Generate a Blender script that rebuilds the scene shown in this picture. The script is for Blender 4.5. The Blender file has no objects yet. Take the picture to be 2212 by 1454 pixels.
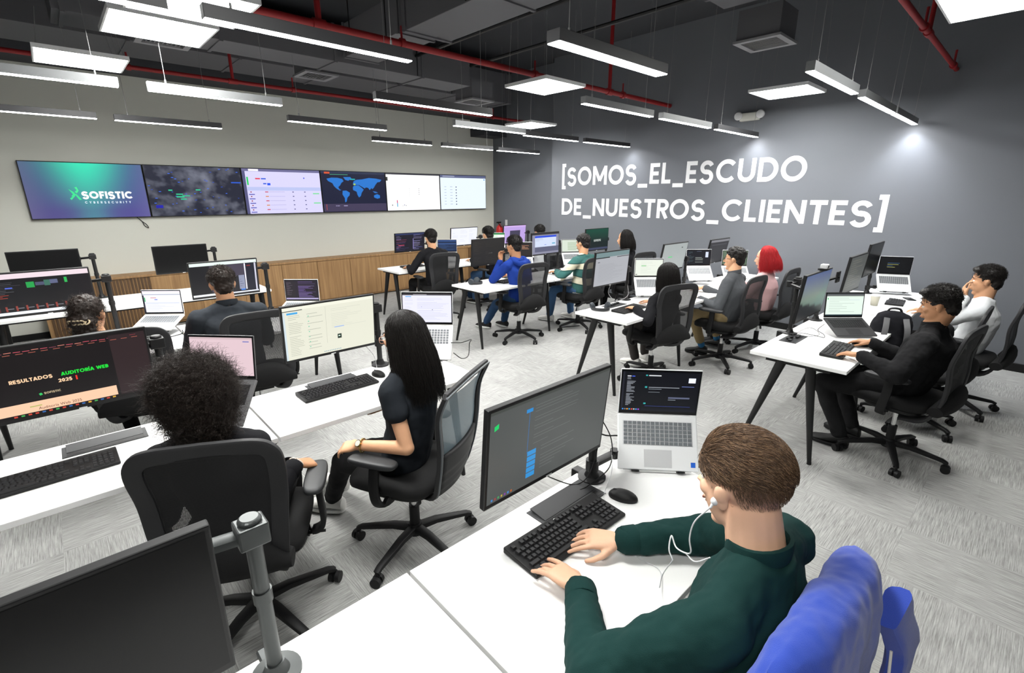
import bpy, bmesh, math, random
import numpy as np
from mathutils import Vector, Matrix, noise
random.seed(7); rng = np.random.default_rng(7)
SC = bpy.context.scene
COL = SC.collection
V = Vector
PI = math.pi

# ------------------------------------------------------------------ camera
cam = bpy.data.cameras.new('camera'); cam_o = bpy.data.objects.new('camera', cam); COL.objects.link(cam_o)
cam.sensor_width = 36; cam.sensor_fit = 'HORIZONTAL'; cam.lens = 36 * 1041.4 / 2212
cam.clip_start = .02
cam_o.location = (8.677, -7.208, 1.819)
cam_o.rotation_euler = (PI / 2 - .286, 0, .822)
SC.camera = cam_o
# ------------------------------------------------------------------ world, exposure
wd = bpy.data.worlds.new('world'); SC.world = wd; wd.use_nodes = True
wd.node_tree.nodes['Background'].inputs[0].default_value = (.92, .97, 1, 1)
wd.node_tree.nodes['Background'].inputs[1].default_value = .045
SC.view_settings.view_transform = 'Standard'; SC.view_settings.look = 'None'
SC.view_settings.exposure = .32; SC.view_settings.gamma = 1
SC.view_settings.use_curve_mapping = False
SC.cycles.use_denoising = True
SC.cycles.max_bounces = 6; SC.cycles.diffuse_bounces = 3; SC.cycles.glossy_bounces = 2
SC.cycles.transparent_max_bounces = 12; SC.cycles.transmission_bounces = 3
SC.cycles.sample_clamp_indirect = 4
STRIP_E = 48.0; PANEL_E = 42.0

# ------------------------------------------------------------------ materials
MC = {}
def hexc(h):
    c = [int(h[i:i + 2], 16) / 255 for i in (0, 2, 4)]
    return tuple(x / 12.92 if x <= .04045 else ((x + .055) / 1.055) ** 2.4 for x in c)
def mat(name, col, rough=.6, metal=0, bump=0, bscale=200, var=0, vscale=20, spec=.4, stretch=None, sheen=0):
    if name in MC: return MC[name]
    if isinstance(col, str): col = hexc(col)
    m = bpy.data.materials.new(name); m.use_nodes = True; nt = m.node_tree; N = nt.nodes
    b = N['Principled BSDF']
    b.inputs['Base Color'].default_value = (*col, 1); b.inputs['Roughness'].default_value = rough
    b.inputs['Metallic'].default_value = metal; b.inputs['Specular IOR Level'].default_value = spec
    if sheen: b.inputs['Sheen Weight'].default_value = sheen
    tc = N.new('ShaderNodeTexCoord'); src = tc.outputs['Object']
    if stretch:
        mp = N.new('ShaderNodeMapping'); mp.inputs['Scale'].default_value = stretch
        nt.links.new(src, mp.inputs[0]); src = mp.outputs[0]
    if var:
        n = N.new('ShaderNodeTexNoise'); n.inputs['Scale'].default_value = vscale; n.inputs['Detail'].default_value = 4
        nt.links.new(src, n.inputs[0])
        r = N.new('ShaderNodeMapRange'); r.inputs[3].default_value = 1 - var; r.inputs[4].default_value = 1 + var
        nt.links.new(n.outputs[0], r.inputs[0])
        mx = N.new('ShaderNodeVectorMath'); mx.operation = 'SCALE'; mx.inputs[0].default_value = col
        nt.links.new(r.outputs[0], mx.inputs['Scale']); nt.links.new(mx.outputs[0], b.inputs['Base Color'])
    if bump:
        n2 = N.new('ShaderNodeTexNoise'); n2.inputs['Scale'].default_value = bscale; n2.inputs['Detail'].default_value = 3
        nt.links.new(src, n2.inputs[0])
        bp = N.new('ShaderNodeBump'); bp.inputs['Strength'].default_value = bump; bp.inputs['Distance'].default_value = .004
        nt.links.new(n2.outputs[0], bp.inputs['Height']); nt.links.new(bp.outputs[0], b.inputs['Normal'])
    MC[name] = m
    return m
def emis(name, col, s):
    if name in MC: return MC[name]
    m = bpy.data.materials.new(name); m.use_nodes = True; nt = m.node_tree
    b = nt.nodes['Principled BSDF']; b.inputs['Base Color'].default_value = (.8, .8, .8, 1)
    b.inputs['Emission Color'].default_value = (*col, 1); b.inputs['Emission Strength'].default_value = s
    MC[name] = m; return m
def screen_mat():
    m = bpy.data.materials.new('screen_picture'); m.use_nodes = True; nt = m.node_tree
    b = nt.nodes['Principled BSDF']; b.inputs['Base Color'].default_value = (.012, .012, .013, 1)
    b.inputs['Roughness'].default_value = .30; b.inputs['Specular IOR Level'].default_value = .15
    a = nt.nodes.new('ShaderNodeAttribute'); a.attribute_name = 'Col'
    nt.links.new(a.outputs['Color'], b.inputs['Emission Color']); b.inputs['Emission Strength'].default_value = .95
    return m
def mesh_fabric(name, col, scale, open_=.3, rough=.7):
    m = bpy.data.materials.new(name); m.use_nodes = True; nt = m.node_tree; N = nt.nodes; L = nt.links
    b = N['Principled BSDF']; b.inputs['Base Color'].default_value = (*col, 1); b.inputs['Roughness'].default_value = rough
    tc = N.new('ShaderNodeTexCoord'); sp = N.new('ShaderNodeSeparateXYZ'); L.new(tc.outputs['Object'], sp.inputs[0])
    out = []
    for k in (1, 2):
        mu = N.new('ShaderNodeMath'); mu.operation = 'MULTIPLY'; mu.inputs[1].default_value = scale; L.new(sp.outputs[k], mu.inputs[0])
        fr = N.new('ShaderNodeMath'); fr.operation = 'FRACT'; L.new(mu.outputs[0], fr.inputs[0])
        su = N.new('ShaderNodeMath'); su.operation = 'SUBTRACT'; su.inputs[1].default_value = .5; L.new(fr.outputs[0], su.inputs[0])
        ab = N.new('ShaderNodeMath'); ab.operation = 'ABSOLUTE'; L.new(su.outputs[0], ab.inputs[0])
        lt = N.new('ShaderNodeMath'); lt.operation = 'LESS_THAN'; lt.inputs[1].default_value = open_; L.new(ab.outputs[0], lt.inputs[0]); out.append(lt)
    an = N.new('ShaderNodeMath'); an.operation = 'MULTIPLY'; L.new(out[0].outputs[0], an.inputs[0]); L.new(out[1].outputs[0], an.inputs[1])
    inv = N.new('ShaderNodeMath'); inv.operation = 'SUBTRACT'; inv.inputs[0].default_value = 1; L.new(an.outputs[0], inv.inputs[1])
    L.new(inv.outputs[0], b.inputs['Alpha'])
    return m
def carpet_mat():
    m = bpy.data.materials.new('grey_streaked_carpet_tiles'); m.use_nodes = True; nt = m.node_tree; N = nt.nodes; L = nt.links
    b = N['Principled BSDF']; b.inputs['Roughness'].default_value = .95; b.inputs['Specular IOR Level'].default_value = .12
    tc = N.new('ShaderNodeTexCoord')
    ch = N.new('ShaderNodeTexChecker'); ch.inputs['Scale'].default_value = 2.0; L.new(tc.outputs['Object'], ch.inputs[0])
    cols = []
    for sc in ((7, 210, 1), (210, 7, 1)):
        mp = N.new('ShaderNodeMapping'); mp.inputs['Scale'].default_value = sc; L.new(tc.outputs['Object'], mp.inputs[0])
        n = N.new('ShaderNodeTexNoise'); n.inputs['Scale'].default_value = 1; n.inputs['Detail'].default_value = 5; n.inputs['Roughness'].default_value = .7
        L.new(mp.outputs[0], n.inputs[0]); cols.append(n)
    mx = N.new('ShaderNodeMix'); mx.data_type = 'FLOAT'
    L.new(ch.outputs['Fac'], mx.inputs[0]); L.new(cols[0].outputs[0], mx.inputs[2]); L.new(cols[1].outputs[0], mx.inputs[3])
    cr = N.new('ShaderNodeValToRGB'); e = cr.color_ramp.elements
    e[0].position = .31; e[0].color = (.19, .19, .183, 1); e[1].position = .70; e[1].color = (.52, .52, .505, 1)
    L.new(mx.outputs[0], cr.inputs[0])
    # tile-to-tile tone
    wn = N.new('ShaderNodeTexVoronoi'); wn.inputs['Scale'].default_value = 2.0; wn.inputs['Randomness'].default_value = 0; L.new(tc.outputs['Object'], wn.inputs[0])
    mr = N.new('ShaderNodeMapRange'); mr.inputs[3].default_value = .95; mr.inputs[4].default_value = 1.05
    sp = N.new('ShaderNodeSeparateColor'); L.new(wn.outputs['Color'], sp.inputs[0]); L.new(sp.outputs[0], mr.inputs[0])
    vm = N.new('ShaderNodeVectorMath'); vm.operation = 'SCALE'; L.new(cr.outputs[0], vm.inputs[0]); L.new(mr.outputs[0], vm.inputs['Scale'])
    L.new(vm.outputs[0], b.inputs['Base Color'])
    bp = N.new('ShaderNodeBump'); bp.inputs['Strength'].default_value = .35; bp.inputs['Distance'].default_value = .004
    L.new(mx.outputs[0], bp.inputs['Height']); L.new(bp.outputs[0], b.inputs['Normal'])
    return m
def wood_mat(name, c1, c2, rough=.55, stretch=(30, 30, 1.2)):
    m = bpy.data.materials.new(name); m.use_nodes = True; nt = m.node_tree; N = nt.nodes; L = nt.links
    b = N['Principled BSDF']; b.inputs['Roughness'].default_value = rough
    tc = N.new('ShaderNodeTexCoord'); mp = N.new('ShaderNodeMapping'); mp.inputs['Scale'].default_value = stretch; L.new(tc.outputs['Object'], mp.inputs[0])
    n = N.new('ShaderNodeTexNoise'); n.inputs['Scale'].default_value = 1; n.inputs['Detail'].default_value = 6; n.inputs['Distortion'].default_value = .6; L.new(mp.outputs[0], n.inputs[0])
    cr = N.new('ShaderNodeValToRGB'); e = cr.color_ramp.elements
    e[0].position = .35; e[0].color = (*hexc(c1), 1); e[1].position = .68; e[1].color = (*hexc(c2), 1)
    L.new(n.outputs[0], cr.inputs[0]); L.new(cr.outputs[0], b.inputs['Base Color'])
    return m
BLACK = mat('black_plastic', '151516', .5, bump=.15, bscale=600, spec=.3)
BLACKM = mat('black_powder_metal', '141415', .42, 0, bump=.1, bscale=900)
DARKG = mat('dark_grey_plastic', '2c2d2f', .5)
BEZEL = mat('monitor_bezel', '19191a', .45, spec=.3)
CUSH = mat('black_seat_fabric', '121213', .9, bump=.4, bscale=900)
WHITE = mat('white_laminate', (.86, .86, .85), .38, bump=.03, bscale=700)
SILVER = mat('silver_aluminium', (.74, .75, .76), .38, .35)
SILVERL = mat('silver_light', (.86, .87, .875), .42)
CHROME = mat('chrome', (.75, .75, .75), .2, .9)
KEYB = mat('keycap_black', '202022', .5)
KEYG = mat('keycap_grey', '6d7175', .5)
RED = mat('red_pipe_paint', '8e1b1e', .5, var=.1)
GUN = mat('gunmetal', '4a4d4d', .38, .4)
SCR = screen_mat()
GLOSSK = mat('screen_off', (.003, .003, .0035), .3, spec=.22)

# ------------------------------------------------------------------ mesh helpers
class MB:
    def __init__(s): s.v = []; s.f = []; s.mi = []; s.c = []
    def add(s, vs, fs, mi=0, col=None):
        o = len(s.v); s.v += [tuple(v) for v in vs]; s.f += [tuple(i + o for i in f) for f in fs]
        s.mi += [mi] * len(fs); s.c += [col] * len(fs); return s
    def box(s, c, d, M=None, mi=0):
        x, y, z = d[0] / 2, d[1] / 2, d[2] / 2
        vs = [V((a * x, b * y, e * z)) for e in (-1, 1) for b in (-1, 1) for a in (-1, 1)]
        if M is not None: vs = [M @ v for v in vs]
        vs = [v + V(c) for v in vs]
        return s.add(vs, [(0, 2, 3, 1), (4, 5, 7, 6), (0, 1, 5, 4), (2, 6, 7, 3), (0, 4, 6, 2), (1, 3, 7, 5)], mi)
    def ab(s, a, b, mi=0):
        return s.box([(a[i] + b[i]) / 2 for i in range(3)], [abs(b[i] - a[i]) for i in range(3)], mi=mi)
    def loft(s, rings, cap=True, mi=0):
        n = len(rings[0]); vs = [p for r in rings for p in r]; fs = []
        for k in range(len(rings) - 1):
            for i in range(n):
                j = (i + 1) % n; fs.append((k * n + i, k * n + j, (k + 1) * n + j, (k + 1) * n + i))
        if cap: fs += [tuple(reversed(range(n))), tuple(range((len(rings) - 1) * n, len(rings) * n))]
        return s.add(vs, fs, mi)
    def tube(s, pts, r, n=10, mi=0, flat=None, closed=False, cap=True):
        """flat=(w,h,normal-hint): rounded-rect section"""
        pts = [V(p) for p in pts]; rings = []; up = None
        for i, p in enumerate(pts):
            if closed: t = pts[(i + 1) % len(pts)] - pts[i - 1]
            else: t = pts[min(i + 1, len(pts) - 1)] - pts[max(i - 1, 0)]
            t.normalize()
            if flat is not None:
                h = V(flat[2]); a = (h - t * h.dot(t)).normalized(); b = t.cross(a)
            else:
                if up is None:
                    up = V((0, 0, 1)) if abs(t.z) < .9 else V((1, 0, 0))
                a = (up - t * up.dot(t)).normalized(); b = t.cross(a); up = a
            rr = r[i] if hasattr(r, '__len__') else r
            ring = []
            for k in range(n):
                th = 2 * PI * k / n
                if flat is not None:
                    e = .45; c_, s_ = math.cos(th), math.sin(th)
                    ring.append(p + b * (flat[0] / 2 * rr * math.copysign(abs(c_) ** e, c_)) + a * (flat[1] / 2 * rr * math.copysign(abs(s_) ** e, s_)))
                else: ring.append(p + a * (rr * math.cos(th)) + b * (rr * math.sin(th)))
            rings.append(ring)
        if closed: rings.append(rings[0]); cap = False
        return s.loft(rings, cap, mi)
    def cyl(s, a, b, r, r2=None, n=16, mi=0): return s.tube([a, b], [r, r if r2 is None else r2], n, mi)
    def lathe(s, c, prof, n=20, mi=0, M=None):
        rings = []
        for r, z in prof:
            ring = [V((r * math.cos(2 * PI * k / n), r * math.sin(2 * PI * k / n), z)) for k in range(n)]
            if M is not None: ring = [M @ v for v in ring]
            rings.append([v + V(c) for v in ring])
        return s.loft(rings, True, mi)
    def ell(s, c, r, M=None, nu=16, nv=10, mi=0):
        rings = []
        for j in range(nv + 1):
            ph = PI * j / nv; ph = min(max(ph, .02), PI - .02)
            ring = [V((r[0] * math.sin(ph) * math.cos(2 * PI * k / nu), r[1] * math.sin(ph) * math.sin(2 * PI * k / nu), -r[2] * math.cos(ph))) for k in range(nu)]
            if M is not None: ring = [M @ v for v in ring]
            rings.append([v + V(c) for v in ring])
        return s.loft(rings, True, mi)
    def cap(s, a, b, ra, rb, n=12):
        a = V(a); b = V(b); t = (b - a); L = t.length
        if L < 1e-5: return s.ell(a, (ra, ra, ra))
        t /= L; u = V((0, 0, 1)) if abs(t.z) < .9 else V((1, 0, 0)); x = (u - t * u.dot(t)).normalized(); y = t.cross(x)
        rings = []
        for k in range(5):
            th = PI / 2 * (1 - k / 4) ; th = min(th, PI / 2 - .05)
            rings.append([a - t * ra * math.sin(th) + (x * math.cos(2 * PI * i / n) + y * math.sin(2 * PI * i / n)) * ra * math.cos(th) for i in range(n)])
        for k in range(5):
            th = PI / 2 * k / 4; th = min(th, PI / 2 - .05)
            rings.append([b + t * rb * math.sin(th) + (x * math.cos(2 * PI * i / n) + y * math.sin(2 * PI * i / n)) * rb * math.cos(th) for i in range(n)])
        return s.loft(rings)
    def build(s, name, mats, parent=None, smooth=False, bevel=0, seg=2, auto=True):
        me = bpy.data.meshes.new(name); me.from_pydata(s.v, [], s.f)
        if not isinstance(mats, (list, tuple)): mats = [mats]
        for m in mats: me.materials.append(m)
        if len(mats) > 1: me.polygons.foreach_set('material_index', s.mi)
        bm = bmesh.new(); bm.from_mesh(me); bmesh.ops.recalc_face_normals(bm, faces=bm.faces); bm.to_mesh(me); bm.free()
        if smooth:
            me.polygons.foreach_set('use_smooth', [True] * len(me.polygons))
            if auto: me.set_sharp_from_angle(angle=math.radians(40))
        me.update()
        o = bpy.data.objects.new(name, me); COL.objects.link(o)
        if parent is not None: o.parent = parent
        if bevel:
            b = o.modifiers.new('bevel', 'BEVEL'); b.width = bevel; b.segments = seg; b.limit_method = 'ANGLE'; b.angle_limit = math.radians(40)
        return o
def thing(name, label, cat, loc=(0, 0, 0), rz=0, group=None):
    o = bpy.data.objects.new(name, None); COL.objects.link(o); o.location = loc; o.rotation_euler = (0, 0, rz)
    o.empty_display_size = .1
    tag(o, label, cat, group); return o
def tag(o, label, cat, group=None):
    o['label'] = label; o['category'] = cat
    if group: o['group'] = group
    return o
def structure(name, mb, m, **k):
    o = mb.build(name, m, **k); o['kind'] = 'structure'; return o
def Rz(a): return Matrix.Rotation(a, 3, 'Z')
def Ry(a): return Matrix.Rotation(a, 3, 'Y')
def Rx(a): return Matrix.Rotation(a, 3, 'X')
def crv(pts, n=8):
    """Catmull-Rom through pts"""
    P = [V(p) for p in pts]; P = [P[0] * 2 - P[1]] + P + [P[-1] * 2 - P[-2]]; out = []
    for i in range(1, len(P) - 2):
        for k in range(n):
            t = k / n; a, b, c, d = P[i - 1:i + 3]
            out.append(.5 * ((2 * b) + (c - a) * t + (2 * a - 5 * b + 4 * c - d) * t * t + (3 * b - a - 3 * c + d) * t ** 3))
    out.append(P[-2]); return out

# ------------------------------------------------------------------ stroke lettering (drawn glyphs, upper case)
def arc(cx, cy, rx, ry, a0, a1, n=18):
    return [(cx + rx * math.cos(math.radians(a0 + (a1 - a0) * i / n)), cy + ry * math.sin(math.radians(a0 + (a1 - a0) * i / n))) for i in range(n + 1)]
def glyph(ch, w):
    """strokes (polylines of centre lines) in a cap height of 1, and advance width; w = stroke width"""
    h = w / 2; t = 1 - h
    if ch == 'S':
        return [arc(.36, t - .215, .245, .215, 20, 270, 16) + arc(.36, .265 + .0, .255, .235, 88, -160, 16)[0:]], .72
    if ch == 'O': return [arc(.5, .5, .5 - h + .01, .51 - h, 0, 360, 40)], 1.0
    if ch == 'M': return [[(h, 0), (h, 1)], [(h + .01, .97), (.5, .22)], [(.5, .22), (.99 - h, .97)], [(1 - h, 0), (1 - h, 1)]], 1.0
    if ch == 'E': return [[(h, 0), (h, 1)], [(h, t), (.56, t)], [(h, .5), (.51, .5)], [(h, h), (.56, h)]], .58
    if ch == 'F': return [[(h, 0), (h, 1)], [(h, t), (.56, t)], [(h, .48), (.5, .48)]], .56
    if ch == 'L': return [[(h, 0), (h, 1)], [(h, h), (.52, h)]], .53
    if ch == 'C': return [arc(.5, .5, .5 - h + .01, .51 - h, 42, 318, 34)], .9
    if ch == 'U': return [[(h, 1), (h, .38)] + arc(.39, .38, .39 - h, .38 - h, 180, 360, 18) + [(.78 - h, 1)]], .78
    if ch == 'D': return [[(h, 0), (h, 1)], [(h, t), (.34, t)] + arc(.34, .5, .5 - h, .5 - h, 90, -90, 20) + [(h, h)]], .84
    if ch == 'N': return [[(h, 0), (h, 1)], [(h, .96), (.8 - h, .04)], [(.8 - h, 0), (.8 - h, 1)]], .8
    if ch == 'T': return [[(0, t), (.64, t)], [(.32, 0), (.32, t)]], .64
    if ch == 'I': return [[(h, 0), (h, 1)]], w
    if ch == 'R': return [[(h, 0), (h, 1)], [(h, t), (.34, t)] + arc(.34, t - .215, .22, .215, 90, -90, 14) + [(h, t - .43)], [(.3, t - .43), (.56, 0)]], .62
    if ch == 'B': return [[(h, 0), (h, 1)], [(h, t), (.33, t)] + arc(.33, t - .2, .19, .2, 90, -90, 12) + [(h, t - .4)], [(.33, t - .4)] + arc(.33, h + .22, .23, .22, 90, -90, 12) + [(h, h)]], .62
    if ch == 'A': return [[(.07, 0), (.4, .97)], [(.4, .97), (.73, 0)], [(.18, .27), (.62, .27)]], .8
    if ch == 'Y': return [[(.06, 1), (.36, .45)], [(.66, 1), (.36, .45)], [(.36, 0), (.36, .48)]], .72
    if ch == 'W': return [[(.05, 1), (.3, .05)], [(.3, .05), (.55, .95)], [(.55, .95), (.8, .05)], [(.8, .05), (1.05, 1)]], 1.1
    if ch == 'Í': return [[(h, 0), (h, 1)], [(h, 1.1), (h + .12, 1.24)]], w
    if ch == '_': return [[(0, -.09), (.58, -.09)]], .58
    if ch == '[': return [[(.3, 1.13), (h, 1.13), (h, -.13), (.3, -.13)]], .3
    if ch == ']': return [[(0, 1.13), (.3 - h, 1.13), (.3 - h, -.13), (0, -.13)]], .3
    if ch == '2': return [arc(.3, t - .23, .22, .23, 165, -35, 14) + [(h, h), (.58, h)]], .6
    if ch == '0': return [arc(.31, .5, .31 - h, .5 - h, 0, 360, 26)], .62
    if ch == '5': return [[(.54, t), (h + .06, t), (h + .03, .52)] + arc(.27, .32, .24, .24, 110, -145, 16)], .6
    return [], .35
def strokes_mesh(text, w, track):
    """quads of 2D letters; returns list of polys (each list of (x,y)) and total width"""
    polys = []; x = 0
    for ch in text:
        st, adv = glyph(ch, w)
        for pl in st:
            n = len(pl); L = []; R = []
            closed = n > 3 and math.dist(pl[0], pl[-1]) < 1e-6
            for i, (a, b) in enumerate(pl):
                if closed: p0 = pl[i - 1] if i > 0 else pl[-2]; p1 = pl[i + 1] if i < n - 1 else pl[1]
                else: p0 = pl[max(i - 1, 0)]; p1 = pl[min(i + 1, n - 1)]
                d1 = V((a - p0[0], b - p0[1])); d2 = V((p1[0] - a, p1[1] - b))
                if d1.length < 1e-9: d1 = d2.copy()
                if d2.length < 1e-9: d2 = d1.copy()
                d1.normalize(); d2.normalize(); t = (d1 + d2); t = t.normalized() if t.length > 1e-6 else d1
                nn = V((-t.y, t.x)); k = 1 / max(.5, nn.dot(V((-d1.y, d1.x))))
                L.append((x + a + nn.x * w / 2 * k, b + nn.y * w / 2 * k)); R.append((x + a - nn.x * w / 2 * k, b - nn.y * w / 2 * k))
            for i in range(n - 1): polys.append([L[i], L[i + 1], R[i + 1], R[i]])
        x += adv + track
    return polys, x - track

# ------------------------------------------------------------------ screens
worldbits = None
def screen(parent, w, h, bg, items, name='screen', off=(0, 0, 0), M=None):
    """picture in the local YZ plane facing +X; items: (x0,y0,x1,y1,col) with 0..1 left-right, top-down; or ('T',text,x,y,height,col,weight); or ('P',pts,col)"""
    vs = []; fs = []; cs = []
    def P(x, y, k): return ((.0004 + k * .00004), (x - .5) * w, (.5 - y) * h)
    def add(pts, col, k):
        o = len(vs); vs.extend(P(x, y, k) for x, y in pts); fs.append(tuple(range(o, o + len(pts)))); cs.append(col)
    def C(c): return hexc(c) if isinstance(c, str) else c
    if callable(bg):
        nx, ny = (24, 14) if bg is not worldbits else (90, 52)
        for i in range(nx):
            for j in range(ny):
                q_ = [(i / nx, j / ny), ((i + 1) / nx, j / ny), ((i + 1) / nx, (j + 1) / ny), (i / nx, (j + 1) / ny)]; add(q_, [C(bg(*p_)) for p_ in q_], 0)
    else: add([(0, 0), (1, 0), (1, 1), (0, 1)], C(bg), 0)
    k = 1
    for it in items:
        if it[0] == 'T':
            _, tx, x, y, hh, c, wt = it[:7]; polys, _w = strokes_mesh(tx, wt, it[7] if len(it) > 7 else .12)
            asp = h / w
            for q in polys: add([(x + a * hh * asp, y - b * hh) for a, b in q], C(c), k + 3)
        elif it[0] == 'P': add(it[1], C(it[2]), k + 1)
        else: add([(it[0], it[1]), (it[2], it[1]), (it[2], it[3]), (it[0], it[3])], C(it[4]), k)
        k = k + 1 if k < 14 else 5
    me = bpy.data.meshes.new(name)
    me.from_pydata(vs, [], fs); me.materials.append(SCR)
    ca = me.color_attributes.new('Col', 'FLOAT_COLOR', 'CORNER')
    arr = []
    for f, c in zip(fs, cs):
        if isinstance(c, list):
            for c_ in c: arr += [*c_, 1.0]
        else: arr += [*c, 1.0] * len(f)
    ca.data.foreach_set('color', arr)
    o = bpy.data.objects.new(name, me); COL.objects.link(o); o.parent = parent
    o.location = off
    if M is not None: o.matrix_local = Matrix.Translation(off) @ M.to_4x4()
    return o
def lines(x0, y0, x1, y1, n, col, seed=1, th=.35, minl=.3, gap=0):
    r = random.Random(seed); out = []
    for i in range(n):
        y = y0 + (y1 - y0) * i / n; hh = (y1 - y0) / n * th
        if r.random() < gap: continue
        l = minl + (1 - minl) * r.random(); c = col if not isinstance(col, list) else r.choice(col)
        out.append((x0, y, x0 + (x1 - x0) * l, y + hh, c))
    return out

# ================================================================== ROOM
TVW = mat('warm_white_wall_paint', (.66, .665, .60), .85, bump=.05, bscale=300)
DKW = mat('slate_grey_wall_paint', (.150, .160, .178), .8, bump=.05, bscale=300)
CEIL = mat('charcoal_ceiling_paint', (.048, .05, .056), .9)
DUCT = mat('charcoal_duct_paint', (.105, .105, .113), .75)
structure('floor', MB().ab((-.3, -11.5, -.1), (13, .45, 0)), carpet_mat())
structure('ceiling', MB().ab((-.3, -11.5, 4.2), (13, .45, 4.3)), CEIL)
w = MB().ab((-.2, -11.5, 0), (0, .28, 4.2)); structure('wall_left', w, TVW)
w = MB().ab((-.2, .28, 0), (2.0, .45, 4.2)); structure('wall_recess', w, DKW)
w = MB().ab((2.0, .05, 0), (13, .45, 4.2)); structure('wall_back', w, DKW)
structure('baseboard_back', MB().ab((2.0, .035, 0), (13, .05, .09)), BLACK, bevel=.003)
structure('beam', MB().ab((0, -11.5, 3.33), (.45, -.35, 4.2)).ab((0, -.35, 3.0), (.45, .28, 4.2)), CEIL)
structure('trim_1', MB().ab((0, -11.5, 0), (.02, -7.4, .08)), BLACK)

# low oak sideboard under the wall screens
OAK = wood_mat('oak_veneer', '94714a', 'b08b5f'); OAKD = wood_mat('oak_fluted_dark', '4a3624', '6b4f33')
t = thing('sideboard', 'long low oak sideboard with fluted dark ends along the wall of screens', 'sideboard', (0, 0, 0))
MB().ab((.01, -7.5, .02), (.30, .08, .72)).build('body', OAK, t)
MB().ab((.005, -7.5, .722), (.325, .08, .755)).build('top_panel', OAK, t, bevel=.003)
y = -6.36; k = 0
while y < -.8:
    MB().ab((.302, y + .003, .05), (.318, y + .585, .715)).build('door', OAK, t, bevel=.002); y += .588
for a, b in ((-7.45, -6.38), (-.74, .06)):
    m = MB(); yy = a
    while yy < b: m.ab((.30, yy, .03), (.325, yy + .022, .72)); yy += .038
    m.build('fluted_panel', OAKD, t)

# ------------------------------------------------------------------ ceiling services
def ductbox(name, a, b, label, extra=None):
    t = thing(name, label, 'air duct', ((a[0] + b[0]) / 2, (a[1] + b[1]) / 2, a[2]))
    m = MB(); o = V(t.location); m.ab(V(a) - o, V(b) - o); m.build('duct_body', DUCT, t, bevel=.004)
    m = MB(); along = 1 if abs(b[1] - a[1]) > abs(b[0] - a[0]) else 0
    L0, L1 = a[along], b[along]; s = L0 + .05
    while s < L1:
        p = list(V(a) - o); q = list(V(b) - o); p[along] = s - o[along]; q[along] = s + .03 - o[along]
        for j in range(3):
            if j != along: p[j] -= .012; q[j] += .012
        MB().ab(p, q).build('flange', DUCT, t); s += 1.1
    for f in (.2, .8):
        for e in (0, 1):
            p = [(a[i] + b[i]) / 2 - o[i] for i in range(3)]; p[along] = a[along] + (b[along] - a[along]) * f - o[along]
            p[1 - along] = (a, b)[e][1 - along] - o[1 - along] + (.02 if e else -.02)
            MB().cyl((p[0], p[1], 0), (p[0], p[1], 4.2 - a[2]), .006, n=6).build('hanger_rod', BLACKM, t)
    return t
ductbox('air_duct', (2.65, -6.9, 3.2), (3.12, -2.8, 3.55), 'long grey rectangular duct running parallel to the wall of screens')
ductbox('air_duct', (3.14, -4.56, 3.24), (4.36, -4.18, 3.55), 'short grey branch duct joining the long duct beside the wall of screens')
ductbox('air_duct', (4.46, -4.62, 3.2), (9.2, -4.14, 3.7), 'broad grey duct crossing above the middle of the room')
ductbox('air_duct', (6.42, -4.1, 3.35), (7.05, -2.62, 3.7), 'grey duct feeding the square vent near the lettered wall')
ductbox('air_duct', (.70, -7.4, 3.42), (1.55, -.6, 3.9), 'dark duct high up between sideboard lamps and ceiling')
structure('trim_2', MB().cyl((2.2, -3.62, 3.42), (8.5, -3.62, 3.42), .02, n=8), BLACKM)
structure('trim_3', MB().cyl((3.2, -2.85, 3.42), (7.6, -2.85, 3.42), .02, n=8), BLACKM)
def vent(x, y, z, s, label):
    t = thing('ceiling_vent', label, 'vent', (x, y, z), group='square ceiling vents')
    m = MB(); h = s / 2
    for a, b in (((-h, -h), (h, -h + .05)), ((-h, h - .05), (h, h)), ((-h, -h + .05), (-h + .05, h - .05)), ((h - .05, -h + .05), (h, h - .05))): m.ab((a[0], a[1], 0), (b[0], b[1], .02))
    m.build('frame', mat('vent_grey', (.24, .24, .25), .6), t)
    m = MB(); k = -h + .06
    while k < h - .06:
        m.box((0, k, .02), (s - .1, .03, .004), Rx(.6)); k += .032
    m.build('slat', mat('vent_grey', (.2, .2, .2)), t)
    MB().ab((-h + .02, -h + .02, .022), (h - .02, h - .02, .26)).build('plenum_box', DUCT, t)
vent(6.66, -2.27, 3.1, .40, 'square ceiling vent with louvres above the lettered wall, right of the duct')
vent(2.95, -6.15, 3.17 - .03, .42, 'square ceiling vent at the left end of the long duct')
vent(2.35, -4.55, 3.18, .40, 'square ceiling vent beside the middle of the long duct')
vent(2.7, -2.40, 3.1, .42, 'square ceiling vent beyond the far end of the long duct')
def pipe(x, ya, yb, z, label, drops, r=.026):
    t = thing('sprinkler_pipe', label, 'pipe', (x, 0, z), group='red sprinkler pipes')
    MB().cyl((0, ya, 0), (0, yb, 0), r, n=12).build('main_pipe', RED, t, smooth=True)
    for y in drops:
        MB().cyl((0, y, 0), (0, y, 4.2 - z), r * .8, n=10).cyl((0, y - .05, 0), (0, y + .05, 0), r * 1.4, n=12).build('riser', RED, t, smooth=True)
    y = ya + 1
    while y < yb: MB().cyl((0, y, 0), (0, y, .14), .01, n=8).cyl((0, y - .02, 0), (0, y + .02, 0), r * 1.5, n=12).build('coupling', RED, t, smooth=True); y += 1.7
pipe(4.42, -9, .04, 3.12, 'red sprinkler pipe running over the middle desk rows to the lettered wall', (-5.35, -1.5), .03)
pipe(1.72, -9, .0, 3.12, 'red sprinkler pipe nearest the wall of screens', (-5.3,), .022)
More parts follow.
